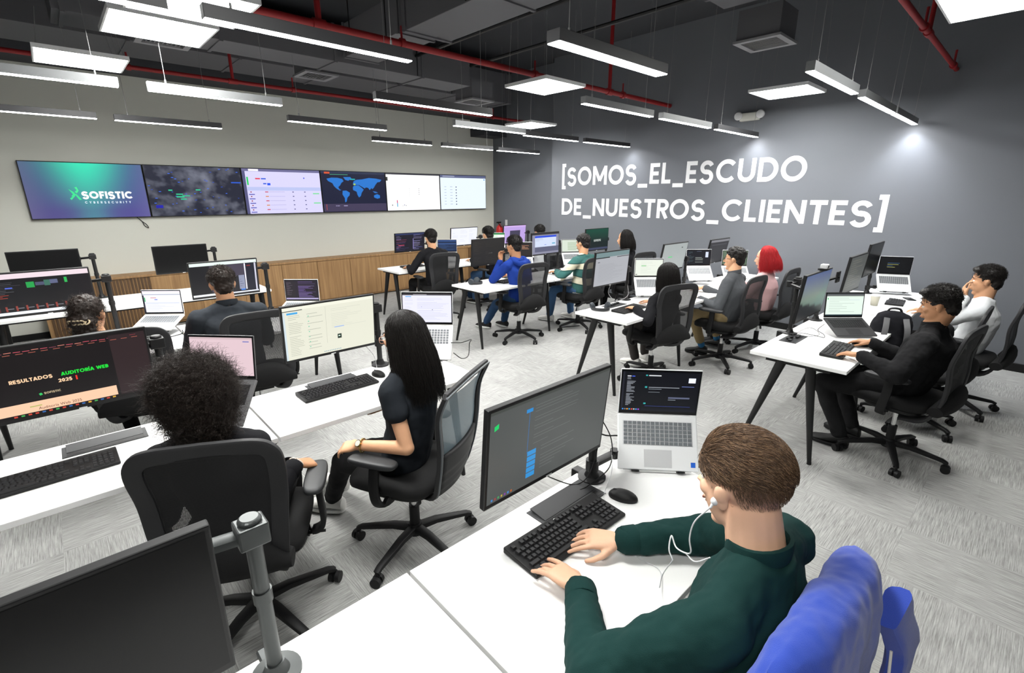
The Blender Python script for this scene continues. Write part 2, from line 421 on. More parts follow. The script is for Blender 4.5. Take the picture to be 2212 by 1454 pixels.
pipe(7.72, -2.9, .04, 3.08, 'short red sprinkler pipe at the top right by the dark corner', (-1.7,), .022)

# ------------------------------------------------------------------ lamps
STRIP = emis('lamp_diffuser_strip', (1, .985, .97), STRIP_E)
WIRE = mat('suspension_wire_grey', (.22, .22, .22), .7)
PANEL = emis('lamp_diffuser_panel', (1, 1, .965), PANEL_E)
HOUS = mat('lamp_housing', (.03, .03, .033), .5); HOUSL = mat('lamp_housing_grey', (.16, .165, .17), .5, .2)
lampn = {}
def strip(x, ya, yb, label, zb=2.56, spot=False, hm=None, wd_=.055, top=4.2):
    L = yb - ya
    t = thing('linear_pendant_lamp', label, 'pendant lamp', (x, (ya + yb) / 2, zb), group='long pendant strip lamps')
    MB().ab((-wd_ / 2, -L / 2, .004), (wd_ / 2, L / 2, .062)).build('housing', hm or HOUS, t, bevel=.002)
    m = MB(); m.ab((-wd_ / 2 + .004, -L / 2 + .004, -.001), (wd_ / 2 - .004, L / 2 - .004, .0035)); m.build('diffuser', STRIP, t)
    for s in (-1, 1):
        yy = s * (L / 2 - .12)
        MB().cyl((0, yy, .06), (0, yy, top - zb), .002, n=6).cyl((0, yy, .062), (0, yy, .09), .006, n=8).build('suspension_wire', WIRE, t)
    if spot:
        ld = bpy.data.lights.new('spot', 'SPOT'); ld.energy = spot; ld.spot_size = math.radians(110); ld.spot_blend = 1.0; ld.shadow_soft_size = .015
        lo = bpy.data.objects.new('spot', ld); COL.objects.link(lo); lo.parent = t
        lo.location = (0, .0 - zb * 0 + (0 - t.location.y), -.01); lo.rotation_euler = (.05, 0, 0); lo.location.y = -.03 - t.location.y
        ld.color = (.9, .94, 1); ld.use_nodes = True; en = ld.node_tree.nodes['Emission']; lf = ld.node_tree.nodes.new('ShaderNodeLightFalloff'); lf.inputs['Strength'].default_value = 1; lf.inputs['Smooth'].default_value = .35
        ld.node_tree.links.new(lf.outputs['Quadratic'], en.inputs['Strength'])
    return t
S4 = 'strip lamp nearest the wall of screens'
for i, (a, b, d) in enumerate(((-7.7, -6.67, 'far left end'), (-6.53, -5.54, 'left, over the two dark monitors'), (-3.62, -2.62, 'fourth from the left'), (-2.42, -1.36, 'second from its right end'), (-1.24, -.2, 'last one towards the dark corner'))):
    strip(1.88, a, b, f'black {S4}, {d}')
strip(3.05, -5.19, -4.05, 'brightly glowing black strip lamp in front of the wall, before the third screen', top=3.2)
for a, b, d in ((-7.75, -6.67, 'cut by the left edge of the photo'), (-6.50, -5.55, 'above the big green screen, grey side lit'), (-3.7, -2.6, 'above the last white screens'), (-2.48, -1.40, 'middle of the far three'), (-1.24, -.1, 'ending on the lettered wall above SOMOS')):
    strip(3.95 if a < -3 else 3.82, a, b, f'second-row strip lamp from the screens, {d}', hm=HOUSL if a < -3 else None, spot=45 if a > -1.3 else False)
strip(4.77, -5.1, -3.86, 'bright strip lamp below the red pipe in the middle of the photo')
for a, b, d in ((-7.8, -6.68, 'cut by the top left corner'), (-6.55, -5.50, 'crossing the bright square panel at top left'), (-3.71, -2.64, 'under the end of the red pipe'), (-2.47, -1.40, 'between two others of its row'), (-1.24, -.04, 'ending on the lettered wall above ESCUDO')):
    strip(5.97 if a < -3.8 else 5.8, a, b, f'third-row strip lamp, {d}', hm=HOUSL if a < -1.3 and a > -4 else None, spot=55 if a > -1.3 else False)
strip(6.79, -5.17, -4.13, 'widest glowing strip lamp at the top centre of the photo', wd_=.09, top=3.2)
for a, b, d in ((-3.55, -2.50, 'nearest, grey side showing'), (-2.30, -1.17, 'middle'), (-1.10, -.03, 'farthest, its end lighting the wall')):
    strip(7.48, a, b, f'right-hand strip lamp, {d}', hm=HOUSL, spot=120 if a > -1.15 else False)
def panel(x, y, label, z=2.9, s=.6, yaw=0, top=4.2):
    t = thing('square_panel_lamp', label, 'panel lamp', (x, y, z), yaw, group='square suspended panel lamps')
    h = s / 2; m = MB()
    for a, b in (((-h, -h), (h, -h + .012)), ((-h, h - .012), (h, h)), ((-h, -h + .012), (-h + .012, h - .012)), ((h - .012, -h + .012), (h, h - .012))): m.ab((a[0], a[1], -.002), (b[0], b[1], .03))
    m.build('frame', SILVERL, t)
    MB().ab((-h + .012, -h + .012, .0), (h - .012, h - .012, .012)).build('diffuser', PANEL, t)
    MB().ab((-h + .012, -h + .012, .014), (h - .012, h - .012, .028)).build('back_plate', SILVER, t)
    for a in (-1, 1):
        for b in (-1, 1): MB().cyl((a * h * .9, b * h * .9, .03), (a * h * .75, b * h * .75, top - z), .002, n=5).build('suspension_wire', WIRE, t)
panel(4.82, -3.15, 'glowing square panel lamp in the middle of the ceiling, the nearer of two diamonds')
panel(2.65, -1.19, 'smaller-looking square panel lamp farther back, over the corner desks')
panel(6.45, -1.0, 'square panel lamp over the lettered wall, right of centre')
panel(2.87, -6.77, 'square panel lamp at the left, hanging before the wall of screens', top=3.2)
panel(4.28, -6.42, 'big bright square panel lamp cut by the top edge, left of its twin', z=2.9)
panel(4.95, -6.35, 'bright square panel lamp right beside the one at the top left', z=2.9)
panel(8.28, -2.93, 'bright square panel lamp cut by the top right corner of the photo')
panel(7.25, -6.45, 'added unseen square panel lamp brightening the nearest desks, above the frame')  # invented fill lamp out of view, keeps the front desktops bright

panel(8.9, -8.0, 'added unseen square fill lamp behind the camera, lighting backs and foreground')  # extra unseen lamp, added to lighten people's backs and the foreground

# ------------------------------------------------------------------ wall lettering
def wall_line(parent, text, x0, x1, z0, cap, w=.19):
    _, W_ = strokes_mesh(text, w, .12); sx = (x1 - x0) / W_; x = 0
    for ch in text:
        polys, a = strokes_mesh(ch, w, .12); m = MB()
        for k, q in enumerate(polys): m.add([(x0 + (x + p[0]) * sx, -.003 - .00006 * (k % 40), z0 + p[1] * cap) for p in q], [tuple(range(len(q)))])
        o = m.build('letter', mat('white_lettering_vinyl', (.84, .85, .86), .6), parent); x += a + .12
t = thing('wall_lettering', 'large white slogan lettering in two bracketed lines on the slate grey wall', 'wall lettering', (0, .05, 0))
wall_line(t, '[SOMOS_EL_ESCUDO', 2.27, 6.45, 1.99, .315)
wall_line(t, 'DE_NUESTROS_CLIENTES]', 2.28, 7.38, 1.452, .30)
# emergency light
t = thing('emergency_light', 'white twin-spot emergency light high on the slate wall above the slogan', 'emergency light', (5.655, .05, 2.845))
MB().ab((-.13, -.06, -.06), (.13, 0, .045)).build('housing', mat('cream_plastic', (.72, .72, .66), .5), t, bevel=.012)
for s in (-1, 1):
    MB().lathe((s * .145, -.05, .01), [(.02, -.03), (.05, -.01), (.055, .02), (.048, .03), (.02, .034)], 16, M=Rx(PI / 2)).build('lamp_head', SILVERL, t, smooth=True)
# extinguisher
t = thing('fire_extinguisher', 'red fire extinguisher on the dark wall beyond the screens', 'fire extinguisher', (.30, .19, .72))
MB().lathe((0, 0, 0), [(.06, 0), (.075, .02), (.075, .36), (.06, .41), (.025, .44), (.02, .47)], 18).build('cylinder', RED if False else mat('extinguisher_red', (.55, .02, .02), .35), t, smooth=True)
MB().lathe((0, 0, 0), [(.0765, .12), (.0765, .24)], 18).build('label_band', mat('yellow_label', (.8, .55, .05)), t)
MB().box((0, -.02, .50), (.03, .12, .03)).cyl((0, -.03, .48), (.09, -.02, .40), .008).build('valve', BLACK, t)
MB().ab((-.03, .075, .2), (.03, .09, .3)).build('bracket', BLACK, t)
tag(MB().ab((.40, .272, 1.15), (.47, .28, 1.28)).build('safety_sign', mat('sign_white', (.7, .7, .7))), 'small white safety sign beside the fire extinguisher', 'sign')

# ------------------------------------------------------------------ six wall screens
TW, TH = 1.226, .705
CONT = [ # crude continents, x 0..1, y 0..1 of the map area
 [(.02,.12),(.10,.08),(.20,.08),(.28,.12),(.30,.20),(.26,.26),(.24,.34),(.20,.42),(.22,.50),(.25,.52),(.22,.54),(.17,.47),(.13,.38),(.11,.28),(.04,.2)],
 [(.30,.05),(.42,.04),(.44,.1),(.38,.18),(.33,.15)],
 [(.27,.55),(.33,.54),(.39,.62),(.38,.72),(.34,.8),(.32,.95),(.295,.98),(.295,.82),(.26,.68)],
 [(.47,.36),(.55,.34),(.60,.42),(.64,.50),(.60,.62),(.58,.74),(.545,.80),(.52,.70),(.51,.58),(.45,.52),(.45,.42)],
 [(.455,.32),(.47,.2),(.52,.14),(.62,.12),(.75,.06),(.88,.08),(.98,.12),(.95,.2),(.90,.22),(.86,.32),(.83,.42),(.80,.48),(.78,.44),(.75,.52),(.72,.43),(.68,.42),(.66,.46),(.60,.38),(.56,.33),(.50,.33)],
 [(.80,.56),(.86,.58),(.90,.62),(.84,.63)],
 [(.82,.72),(.88,.67),(.93,.72),(.93,.82),(.88,.85),(.82,.80)]]
def grad1(x, y):
    x = min(max(x, 0), 1)
    g = math.exp(-((x - .5) ** 2) / .07) * max(0, 1 - y * 1.15) ** 1.1 + .22 * math.exp(-((x - .5) ** 2) / .02) * y
    b = (.045 + .03 * y, .065, .17 + .09 * (x * .6 + y * .4)); e = max(0, abs(x - .5) - .35) * .35
    return (b[0] + e * .6 - .03 * g if g < 1 else .0, b[1] + .62 * g + e * .6, b[2] + .22 * g + e * .5)
def worldbits(x, y):
    n = noise.noise(V((x * 4, y * 3, 2.3))) * .5 + .5; n2 = noise.fractal(V((x * 9, y * 7, 7)), 1.0, 2.0, 4) * .5 + .5
    v = max(0, n * .55 + n2 * .45 - .44) * .42
    return (.012 + v * .9, .014 + v * .95, .03 + v * 1.15)
LOGO = [('P', [(.335, .47), (.37, .52), (.385, .57), (.36, .62), (.345, .60), (.362, .565)], '39d98a'), ('P', [(.385, .44), (.405, .43), (.415, .50), (.395, .55), (.38, .52), (.40, .49)], '3fe08c'),
        ('P', [(.375, .56), (.39, .56), (.425, .66), (.405, .67)], '39d98a'), ('P', [(.33, .64), (.34, .67), (.375, .6), (.38, .575)], '39d98a')]
def tvitems(k):
    if k == 0: return grad1, LOGO + [('T', 'SOFISTIC', .432, .645, .135, (.95, .97, 1), .25, .1), ('T', 'CYBERSECURITY', .445, .735, .04, (.75, .85, .95), .2, .75)]
    if k == 1:
        r = random.Random(3); it = []
        for _ in range(46):
            x, y = r.random() * .96, r.random() * .94; it.append((x, y, x + .012 + r.random() * .012, y + .012, r.choice(['2d5fd6', '3a6de8', '2348b0'])))
        it += [(.88, .30, .99, .325, '2456c8'), (.2, .47, .24, .495, '2fb88a'), (.48, .46, .53, .485, '2fb88a'), (.27, .55, .34, .575, '2fb88a'), (.27, .60, .35, .63, '2fb88a'), (.33, .585, .41, .605, '2fb88a'), (.31, .65, .37, .675, '2fb88a'), (.05, .78, .12, .84, '1717a0')]
        return worldbits, it
    if k == 2:
        it = [(0, 0, 1, .055, '66648c'), (.08, .005, .2, .05, 'efeaff'), (0, .055, .035, 1, '50507a'), (.04, .055, 1, 1, 'cfcbf2'), (.045, .18, .065, .36, '1fc45a'), (.15, .2, .21, .23, 'd93a50'), (.22, .2, .28, .23, '4060d0'), (.24, .31, .28, .34, '4060d0'), (.29, .31, .33, .36, '2050e0'), (.77, .17, .785, .2, '2040d0'), (.04, .40, 1, .48, 'b3bbe4')]
        for i in range(5):
            y = .50 + i * .1; it += [(.07, y, .085, y + .025, '8e2030'), (.25, y, .29, y + .02, 'd08030' if i % 2 else 'c04050'), (.3, y + .005, .5, y + .012, 'a29ec8'), (.6, y, .62, y + .02, '50507a'), (.76, y, .78, y + .02, '50507a'), (.05, y + .055, .12, y + .075, '4a4aa8')]
        it += [(.88, .535, .97, .56, '6fd48a'), (.88, .76, .98, .785, '6fd48a')]
        return 'cfcbf2', it
    if k == 3:
        it = [('P', [(.06 + x * .90, .10 + y * .68) for x, y in c], '1f6fc4') for c in CONT]
        it += [(0, 0, 1, .05, '232c48'), (.05, .015, .13, .06, 'c8502c'), (.13, .07, .4, .082, '48a080'), (.43, .17, .51, .2, '18a0a8'), (.48, .29, .51, .33, 'a6c84a'), (0, .80, 1, .99, '3c3550')]
        it += [(.04 + i * .12, .81, .046 + i * .12, .95, 'c24a42') for i in range(8)] + [(.06 + i * .12, .84, .12 + i * .12, .86, '9a93b8') for i in range(8)]
        return '0e1330', it
    if k == 4:
        it = [(.0, 0, 1, .03, '30303a'), (.1, .03, 1, .04, 'd8d8d8'), (0, .1, .03, .2, '303030'), (.17, .72, .185, .86, 'c83a70'), (.17, .8, .185, .9, '3aa0c8'), (.08, .84, .095, .87, '404040'), (.3, .84, .31, .87, '304080'), (.33, .86, .34, .88, '303030'), (.27, .87, .28, .88, '303030')]
        it += [(.4, .4 + i * .05, .42, .405 + i * .05, 'a8a8a8') for i in range(5)] + [(.58, .4 + i * .05, .6, .41 + i * .05, '606060') for i in range(4)]
        return 'f2f3f4', it
    it = [(0, 0, 1, .075, '5a6080'), (.05, .02, .3, .05, '9aa0b8'), (.95, .1, .98, .13, '4a90d0')] + [(.32, .33 + i * .085, .34, .36 + i * .085, '303858') for i in range(7)] + [(.08, .33 + i * .085, .12, .345 + i * .085, 'a8b4c8') for i in range(7)] + [(.2, .33 + i * .085, .25, .345 + i * .085, 'a8b4c8') for i in range(7)]
    return 'dfeaf8', it
TVL = ['wall screen at the far left showing a green and blue logo picture', 'wall screen with a dark map dotted in blue and green', 'wall screen with a lilac list page, third in the row', 'wall screen with a bright blue world map', 'almost blank white wall screen, second from the right end', 'pale wall screen with a grey header bar at the right end of the row']
for k in range(6):
    yc = -(5.5 - k) * 1.232
    t = thing('wall_screen', TVL[k], 'television', (.015, yc, 1.514 + .355), group='six wall screens')
    MB().ab((0, -TW / 2, -TH / 2), (.055, TW / 2, TH / 2)).build('frame', BLACK, t, bevel=.003)
    MB().ab((-.015, -.3, -.2), (0, .3, .2)).build('wall_mount', BLACKM, t)
    bg, it = tvitems(k); screen(t, TW - .018, TH - .022, bg, it, off=(.0555, 0, 0))
m = MB(); m.tube(crv([(.03, -6.33, 1.52), (.035, -6.28, 1.46), (.03, -6.26, 1.40), (.035, -6.22, 1.37), (.04, -6.24, 1.42), (.03, -6.29, 1.47)]), .005, 6)
tag(m.build('hanging_cable', BLACK, smooth=True), 'short black cable loop hanging under the leftmost wall screen', 'cable')

# ================================================================== FURNITURE
def rows(x0, x1, ya, yb, n): pass
def desk(x0, x1, ya, yb, label, legs=(1, 1), slot=None):
    """desktop from (x0,ya) to (x1,yb); people sit on the x1 side; legs: which ends carry a pair"""
    cx, cy = (x0 + x1) / 2, (ya + yb) / 2
    t = thing('desk', label, 'desk', (cx, cy, 0), group='white desks on black splayed legs')
    a, b, L = x0 - cx, x1 - cx, (yb - ya) / 2
    MB().ab((a, -L, .715), (b, L, .74)).build('desktop', WHITE, t, bevel=.002)
    m = MB()
    for x in (a + .10, b - .14): m.ab((x, -L + .06, .685), (x + .04, L - .06, .714))
    for s in (-1, 1): m.ab((a + .10, s * (L - .06) - .02, .685), (b - .10, s * (L - .06) + .02, .714))
    m.build('under_frame', BLACKM, t)
    for e, s in zip(legs, (-1, 1)):
        if not e: continue
        y = s * (L - .065)
        for (xt, xf) in ((a + .20, a + .0), (b - .22, b - .12)):
            MB().tube([(xt, y, .70), (xf, y + s * .01, .012)], [.034, .014], 12).cyl((xf, y + s * .01, 0), (xf, y + s * .01, .014), .015, n=10).build('leg', BLACKM, t, smooth=True)
    if slot is not None:
        yy = slot - cy
        m = MB(); m.ab((a + .045, yy - .15, .7405), (a + .165, yy + .15, .744)); m.build('cable_flap_frame', DARKG, t, bevel=.001)
        MB().box((a + .085, yy, .748), (.075, .27, .004), Ry(.12)).build('cable_flap', DARKG, t)
        MB().ab((a + .128, yy - .135, .7442), (a + .158, yy + .135, .7448)).build('cable_opening', GLOSSK, t)
    return t

desk(7.60, 8.20, -6.625, -5.50, 'white desk where the man in the dark green shirt types', (0, 1), slot=-6.03)
desk(7.60, 8.20, -7.80, -6.635, 'white desk at the bottom edge carrying the nearest black monitor', (1, 0))
desk(5.88, 6.47, -6.625, -5.44, 'white desk in front of the long-haired woman, large beige list monitor on it', (0, 1), slot=-6.16)
desk(5.88, 6.47, -7.81, -6.635, 'white desk in front of the curly-haired woman, bottom left of the photo', (1, 0), slot=-7.22)
desk(3.79, 4.56, -6.60, -5.42, 'white desk of the man in the dark shirt with open laptop at its right', (0, 1))
desk(3.79, 4.56, -7.81, -6.61, 'white desk of the woman with the red sleeve and hair clip', (1, 0))
desk(1.81, 2.58, -6.60, -5.45, 'empty white desk behind the dark monitor near the oak sideboard', (0, 1))
desk(1.81, 2.58, -7.81, -6.61, 'empty white desk at the far left under the dark monitor', (1, 0))
for (x0, x1, who) in ((7.42, 8.02, 'right-hand row'), (5.78, 6.37, 'row of the woman in black lace'), (3.78, 4.42, 'row of the blue hoodie'), (1.86, 2.50, 'row nearest the oak sideboard')):
    for i, (a, b) in enumerate(((-3.69, -2.49), (-2.485, -1.285), (-1.28, -.10))):
        desk(x0, x1, a, b, f'white desk, {who}, ' + ('at the aisle end', 'middle of three', 'last one by the slate wall')[i], (1, 1 if i == 2 else 0))

# ------------------------------------------------------------------ monitors
MW, MH = .58, .345
def monitor(x, y, z, bg, items, label, yaw=0, tilt=-5, on=True, w=MW, h=MH, bez=.009, logo=True):
    t = thing('monitor', label, 'monitor', (x, y, z - h / 2), math.radians(yaw), group='desk monitors')
    M = Ry(math.radians(-tilt)) if True else None
    M = Ry(-math.radians(tilt)); c = V((0, 0, h / 2))
    def P(v): return M @ V(v) + c
    def bx(a, b, m_): 
        m = MB(); m.ab(a, b); m.v = [tuple(P(v)) for v in m.v]; return m
    bx((-.022, -w / 2, -h / 2), (0, w / 2, h / 2), 0).build('bezel', BEZEL, t, bevel=.003)
    bx((-.045, -w * .3, -h * .28), (-.021, w * .3, h * .28), 0).build('back_housing', BEZEL, t, bevel=.008)
    o = screen(t, w - 2 * bez, h - 2.9 * bez, bg, items, name='screen' if on else 'dark_screen', off=tuple(P((.0004, 0, bez * .45))), M=M)
    if not on: o.data.materials[0] = GLOSSK
    if logo: bx((.0, -.014, -h / 2 + .002), (.0012, .014, -h / 2 + .007), 0).build('badge', SILVERL, t)
    return t
def arm(x, y, top, mx, my, mz, label, tray=None, base_z=.74, lower=True, m_=None, clip=True):
    """post clamped on the desk at x,y with an arm to the monitor back at mx,my,mz and a lower arm to the laptop tray"""
    K = m_ or BLACKM
    t = thing('monitor_stand', label, 'monitor stand', (x, y, base_z), group='clamped monitor posts')
    MB().lathe((0, 0, 0), [(.055, 0), (.055, .008), (.03, .012), (.022, .03), (.021, .04)], 24).build('base', K, t, smooth=True)
    MB().ab((-.09, -.02, -.06), (-.03, .02, .008)).build('clamp', K, t, bevel=.004)
    H = top - base_z
    MB().cyl((0, 0, .02), (0, 0, H), .0165, n=20).cyl((0, 0, H * .55), (0, 0, H * .55 + .03), .02, n=20).build('post', K, t, smooth=True)
    m = MB(); m.box((0, 0, H + .005), (.055, .06, .05)).lathe((0, 0, H + .03), [(.024, 0), (.024, .008), (.018, .012)], 20)
    m.build('head_joint', K, t, bevel=.004)
    e = V((mx - x - .052, my - y, mz - base_z)); d = (e - V((0, 0, H)));  k = V((min(d.x * .5, -.0) - .035, d.y * .40, -.01)) + V((0, 0, H))
    m = MB(); m.tube([(0, 0, H), k], 1, 12, flat=(.038, .022, (0, 0, 1))); m.tube([k, e], 1, 12, flat=(.034, .02, (0, 0, 1)))
    m.cyl(k - V((0, 0, .02)), k + V((0, 0, .022)), .02); m.build('upper_arm', K, t, smooth=True)
    MB().box((e.x + .0, e.y, e.z), (.014, .1, .1)).build('monitor_plate', K, t, bevel=.003)
    if tray is not None:
        hx, hy, hz, tyaw, fz = tray; tyaw = math.radians(tyaw); tt = math.asin((hz - fz) / .222)
        R = Rz(tyaw) @ Ry(tt); o = V((hx - x, hy - y, hz - base_z)) + R @ V((.111, 0, -.020))
        e = o + V((0, 0, -.045)); a = V((0, 0, e.z))
        k = (a + e) / 2 + V((-.05, .0, 0))
        m = MB(); m.cyl(a - V((0, 0, .022)), a + V((0, 0, .022)), .026); m.tube([a, k], 1, 10, flat=(.036, .02, (0, 0, 1))); m.tube([k, e], 1, 10, flat=(.034, .018, (0, 0, 1)))
        m.cyl(k - V((0, 0, .018)), k + V((0, 0, .018)), .018); m.cyl(e, e + V((0, 0, .035)), .018); m.build('lower_arm', K, t, smooth=True)
        m = MB(); m.box(o, (.225, .27, .004), R)
        for s in (-1, 1): m.box(o + R @ V((.1145, s * .09, .012)), (.005, .03, .022), R)
        m.build('laptop_tray', K, t)
    return t

def keys(m, w, d, rows_, cols, z, gap=.003, h=.002):
    for r in range(rows_):
        for c in range(cols):
            y0 = -w / 2 + w * c / cols; x0 = -d / 2 + d * r / rows_
            m.ab((x0 + gap / 2, y0 + gap / 2, z), (x0 + d / rows_ - gap / 2, y0 + w / cols - gap / 2, z + h))
LW, LD = .318, .222
def laptop(hx, hy, hz, yaw, fz, bg, items, label, col=None, open_=8, on=True, w=LW, badge=None, dark=False):
    """hinge centre hx,hy,hz; yaw = direction the screen faces; fz = height of the front edge; open_ = lean back in degrees"""
    body = col or SILVERL
    pt = math.asin(max(-1, min(1, (hz - fz) / LD)))
    t = thing('laptop', label, 'laptop', (hx, hy, hz), math.radians(yaw), group='open laptops')
    R = Ry(pt); th = .014
    def bx(a, b, R_=R):
        m = MB(); m.ab(a, b); m.v = [tuple(R_ @ V(v)) for v in m.v]; return m
    bx((0, -w / 2, -th), (LD, w / 2, 0)).build('base', body, t, bevel=.004)
    m = MB(); keys(m, w * .86, .095, 6, 15, 0); m.v = [tuple(R @ (V(v) + V((.075, 0, .0003)))) for v in m.v]
    bx((.026, -w * .44, -.0002), (.124, w * .44, .0004)).build('key_bed', KEYB if dark else SILVER, t)
    m.build('keycaps', KEYB if dark else KEYG, t)
    bx((.14, -.055, -.0002), (.21, .055, .0005)).build('touchpad', KEYB if dark else SILVER, t, bevel=.0001)
    h = .205; S = Ry(math.radians(-open_))
    bx((-.006, -w / 2, 0), (0, w / 2, h), S).build('lid', body, t, bevel=.003)
    bx((-.001, -w / 2 + .003, .004), (.0006, w / 2 - .003, h - .003), S).build('screen_bezel', GLOSSK, t)
    o = screen(t, w - .018, h - .028, bg, items, name='screen' if on else 'dark_screen', off=tuple(S @ V((.0012, 0, h / 2 + .003))), M=S)
    if not on: o.data.materials[0] = GLOSSK
    if badge: bx((.185, w / 2 - .03, .0003), (.205, w / 2 - .012, .0008)).build('sticker', mat('blue_sticker', (.02, .12, .6), .4), t)
    return t
def keyboard(x, y, label, yaw=0, z=.742, w=.437, d=.15, full=True):
    t = thing('keyboard', label, 'keyboard', (x, y, z), math.radians(yaw), group='black desk keyboards')
    m = MB(); m.loft([[V(q) for q in ((-d / 2, -w / 2, 0), (d / 2, -w / 2, 0), (d / 2, -w / 2, .012), (-d / 2, -w / 2, .022))], [V(q) for q in ((-d / 2, w / 2, 0), (d / 2, w / 2, 0), (d / 2, w / 2, .012), (-d / 2, w / 2, .022))]])
    m.build('case', BLACK, t, bevel=.004)
    m = MB(); sl = -.010 / d
    u = (w - .03) / 22.5; y0 = -w / 2 + .014
    def key(r, c, cw=1, rh=1):
        xa = -d / 2 + .018 + r * .0205; xb = xa + .0205 * rh - .0035; ya = y0 + c * u + .0012; yb = y0 + (c + cw) * u - .0012
        z0 = .0165 + sl * ((xa + xb) / 2)
        a = .0022
        m.loft([[V((xa, ya, z0)), V((xb, ya, z0)), V((xb, yb, z0)), V((xa, yb, z0))], [V((xa + a, ya + a, z0 + .0055)), V((xb - a, ya + a, z0 + .0055)), V((xb - a, yb - a, z0 + .0055)), V((xa + a, yb - a, z0 + .0055))]])
    for i in (0, 2, 3, 4, 5, 6.5, 7.5, 8.5, 9.5, 11, 12, 13, 14): key(-.2, i)
    for r in range(1, 4):
        for c in range(14): key(r, c + .0 + (.25 * (r - 1) if c < 13 else 0), 1 if c < 13 else 1)
    key(4, 0, 2.2); [key(4, 2.2 + c) for c in range(10)]; key(4, 12.2, 2.6)
    for c, cw in ((0, 1.3), (1.3, 1.2), (2.5, 1.2), (3.7, 6.2), (9.9, 1.2), (11.1, 1.2), (12.3, 1.2), (13.5, 1.3)): key(5, c, cw)
    for c in range(3): key(1, 15.3 + c); key(2, 15.3 + c); key(5, 15.3 + c)
    key(4, 16.3); [key(-.2, 15.3 + c) for c in range(3)]
    for r in range(1, 6):
        for c in range(4): key(r, 18.6 + c)
    m.build('keycaps', KEYB, t)
    MB().lathe((-d / 2 + .012, .0, .0205), [(.004, 0), (.004, .0008)], 12).build('badge', SILVERL, t)
    return t
def mouse(x, y, label, yaw=0, z=.74):
    t = thing('computer_mouse', label, 'mouse', (x, y, z), math.radians(yaw), group='black mice')
    m = MB(); m.ell((0, 0, .006), (.055, .031, .028), nu=24, nv=14); m.v = [(a, b, max(c, 0)) for a, b, c in m.v]; m.build('body', BLACK, t, smooth=True)
    MB().ell((-.03, 0, .027), (.010, .0035, .006), nu=12, nv=8).build('scroll_wheel', DARKG, t, smooth=True)
    return t

D = 'dark'
def ui_light(seed, accent='3f8fd8', txt='a7aca4', head=None, n=18, cols=((.05, .28), (.34, .62), (.68, .96))):
    it = [] if head is None else [(0, 0, 1, .07, head)]
    for i, (a, b) in enumerate(cols): it += lines(a, .12, b, .93, n, txt, seed + i, .22, .3, .25)
    return it
def ui_code(seed, cols, n=26):
    it = []
    for x0, x1, c in cols: it += lines(x0, .08, x1, .95, n, c, seed + int(x0 * 50), .35, .15, .35)
    return it
# front-right big monitor of the man in green
it = [(0, 0, 1, .03, (.05, .055, .05)), ('P', [(.03, .155), (.06, .135), (.06, .185), (.03, .205)], (.01, .55, .12)), (.26, .11, .31, .15, (.02, .22, .55)), (.285, .15, .288, .62, (.02, .15, .4))]
for i in range(5): it.append((.29, .60 + i * .065, .36, .655 + i * .065, (.03, .25, .58)))
it += lines(.33, .1, .72, .56, 14, (.15, .16, .155), 5, .13, .2, .2) + lines(.4, .6, .7, .9, 8, (.15, .16, .155), 8, .13, .3, .1)
it += [(.03 + i * .024, .955, .042 + i * .024, .98, c) for i, c in enumerate(((.05, .2, .5), (.3, .05, .05), (.05, .3, .1), (.4, .3, .05), (.2, .05, .3), (.05, .2, .5), (.4, .1, .02)))]
monitor(7.712, -6.125, 1.063, (.075, .08, .078), it, 'large grey-lit monitor facing the man in the dark green shirt')
arm(7.66, -5.83, 1.06, 7.69, -6.05, 1.05, 'black post between the nearest lit monitor and its silver laptop', tray=(7.755, -5.537, .95, -48, .755))
LI = [(0, 0, .025, 1, '1c1d28'), (0, .93, 1, 1, '0c0f1a'), (.06, .1, .11, .125, 'd0d0d8'), (.12, .105, .16, .125, '4a66e0'), (.3, .07, .325, .1, '35b0b0'), (.34, .075, .5, .1, 'd8dce0'), (.86, .13, .95, .25, 'e6ecff'), (.30, .36, .33, .40, '2fa0a0'), (.30, .78, .33, .82, '2fa0a0')]
LI += lines(.06, .15, .18, .9, 26, '9a9fa8', 4, .4, .3, .1) + [(.35, .375, .75, .39, '9aa0a8'), (.35, .42, .52, .432, '808890'), (.35, .5, .5, .51, '808890'), (.62, .62, .9, .66, '5a6078'), (.62, .685, .72, .70, '808890'), (.78, .34, .94, .352, '7080c0'), (.32, .86, .92, .866, '4050a0')]
LI += [(.02 + i * .03, .945, .04 + i * .03, .975, c) for i, c in enumerate(('3a8ae0', '808080', 'f0a030', '30a0e0', 'e05040', 'c0c0c0', '50a0f0', 'a050d0'))]
laptop(7.755, -5.537, .95, -48, .755, '05070f', LI, 'silver laptop on a tray with a dark chat window, nearest the camera', open_=-5, badge=True)
keyboard(7.815, -6.155, 'black full-size keyboard under the hands of the man in green', -1)
mouse(7.825, -5.855, 'black mouse on the nearest white desk right of the keyboard', 20)
# near-left black monitor
monitor(7.785, -7.399, 1.098, (0, 0, 0), [], 'nearest monitor, switched off and black, bottom left corner', on=False, tilt=-5)
arm(7.67, -7.025, 1.13, 7.785, -7.28, 1.10, 'grey metal post with joint holding the nearest black monitor', m_=GUN)
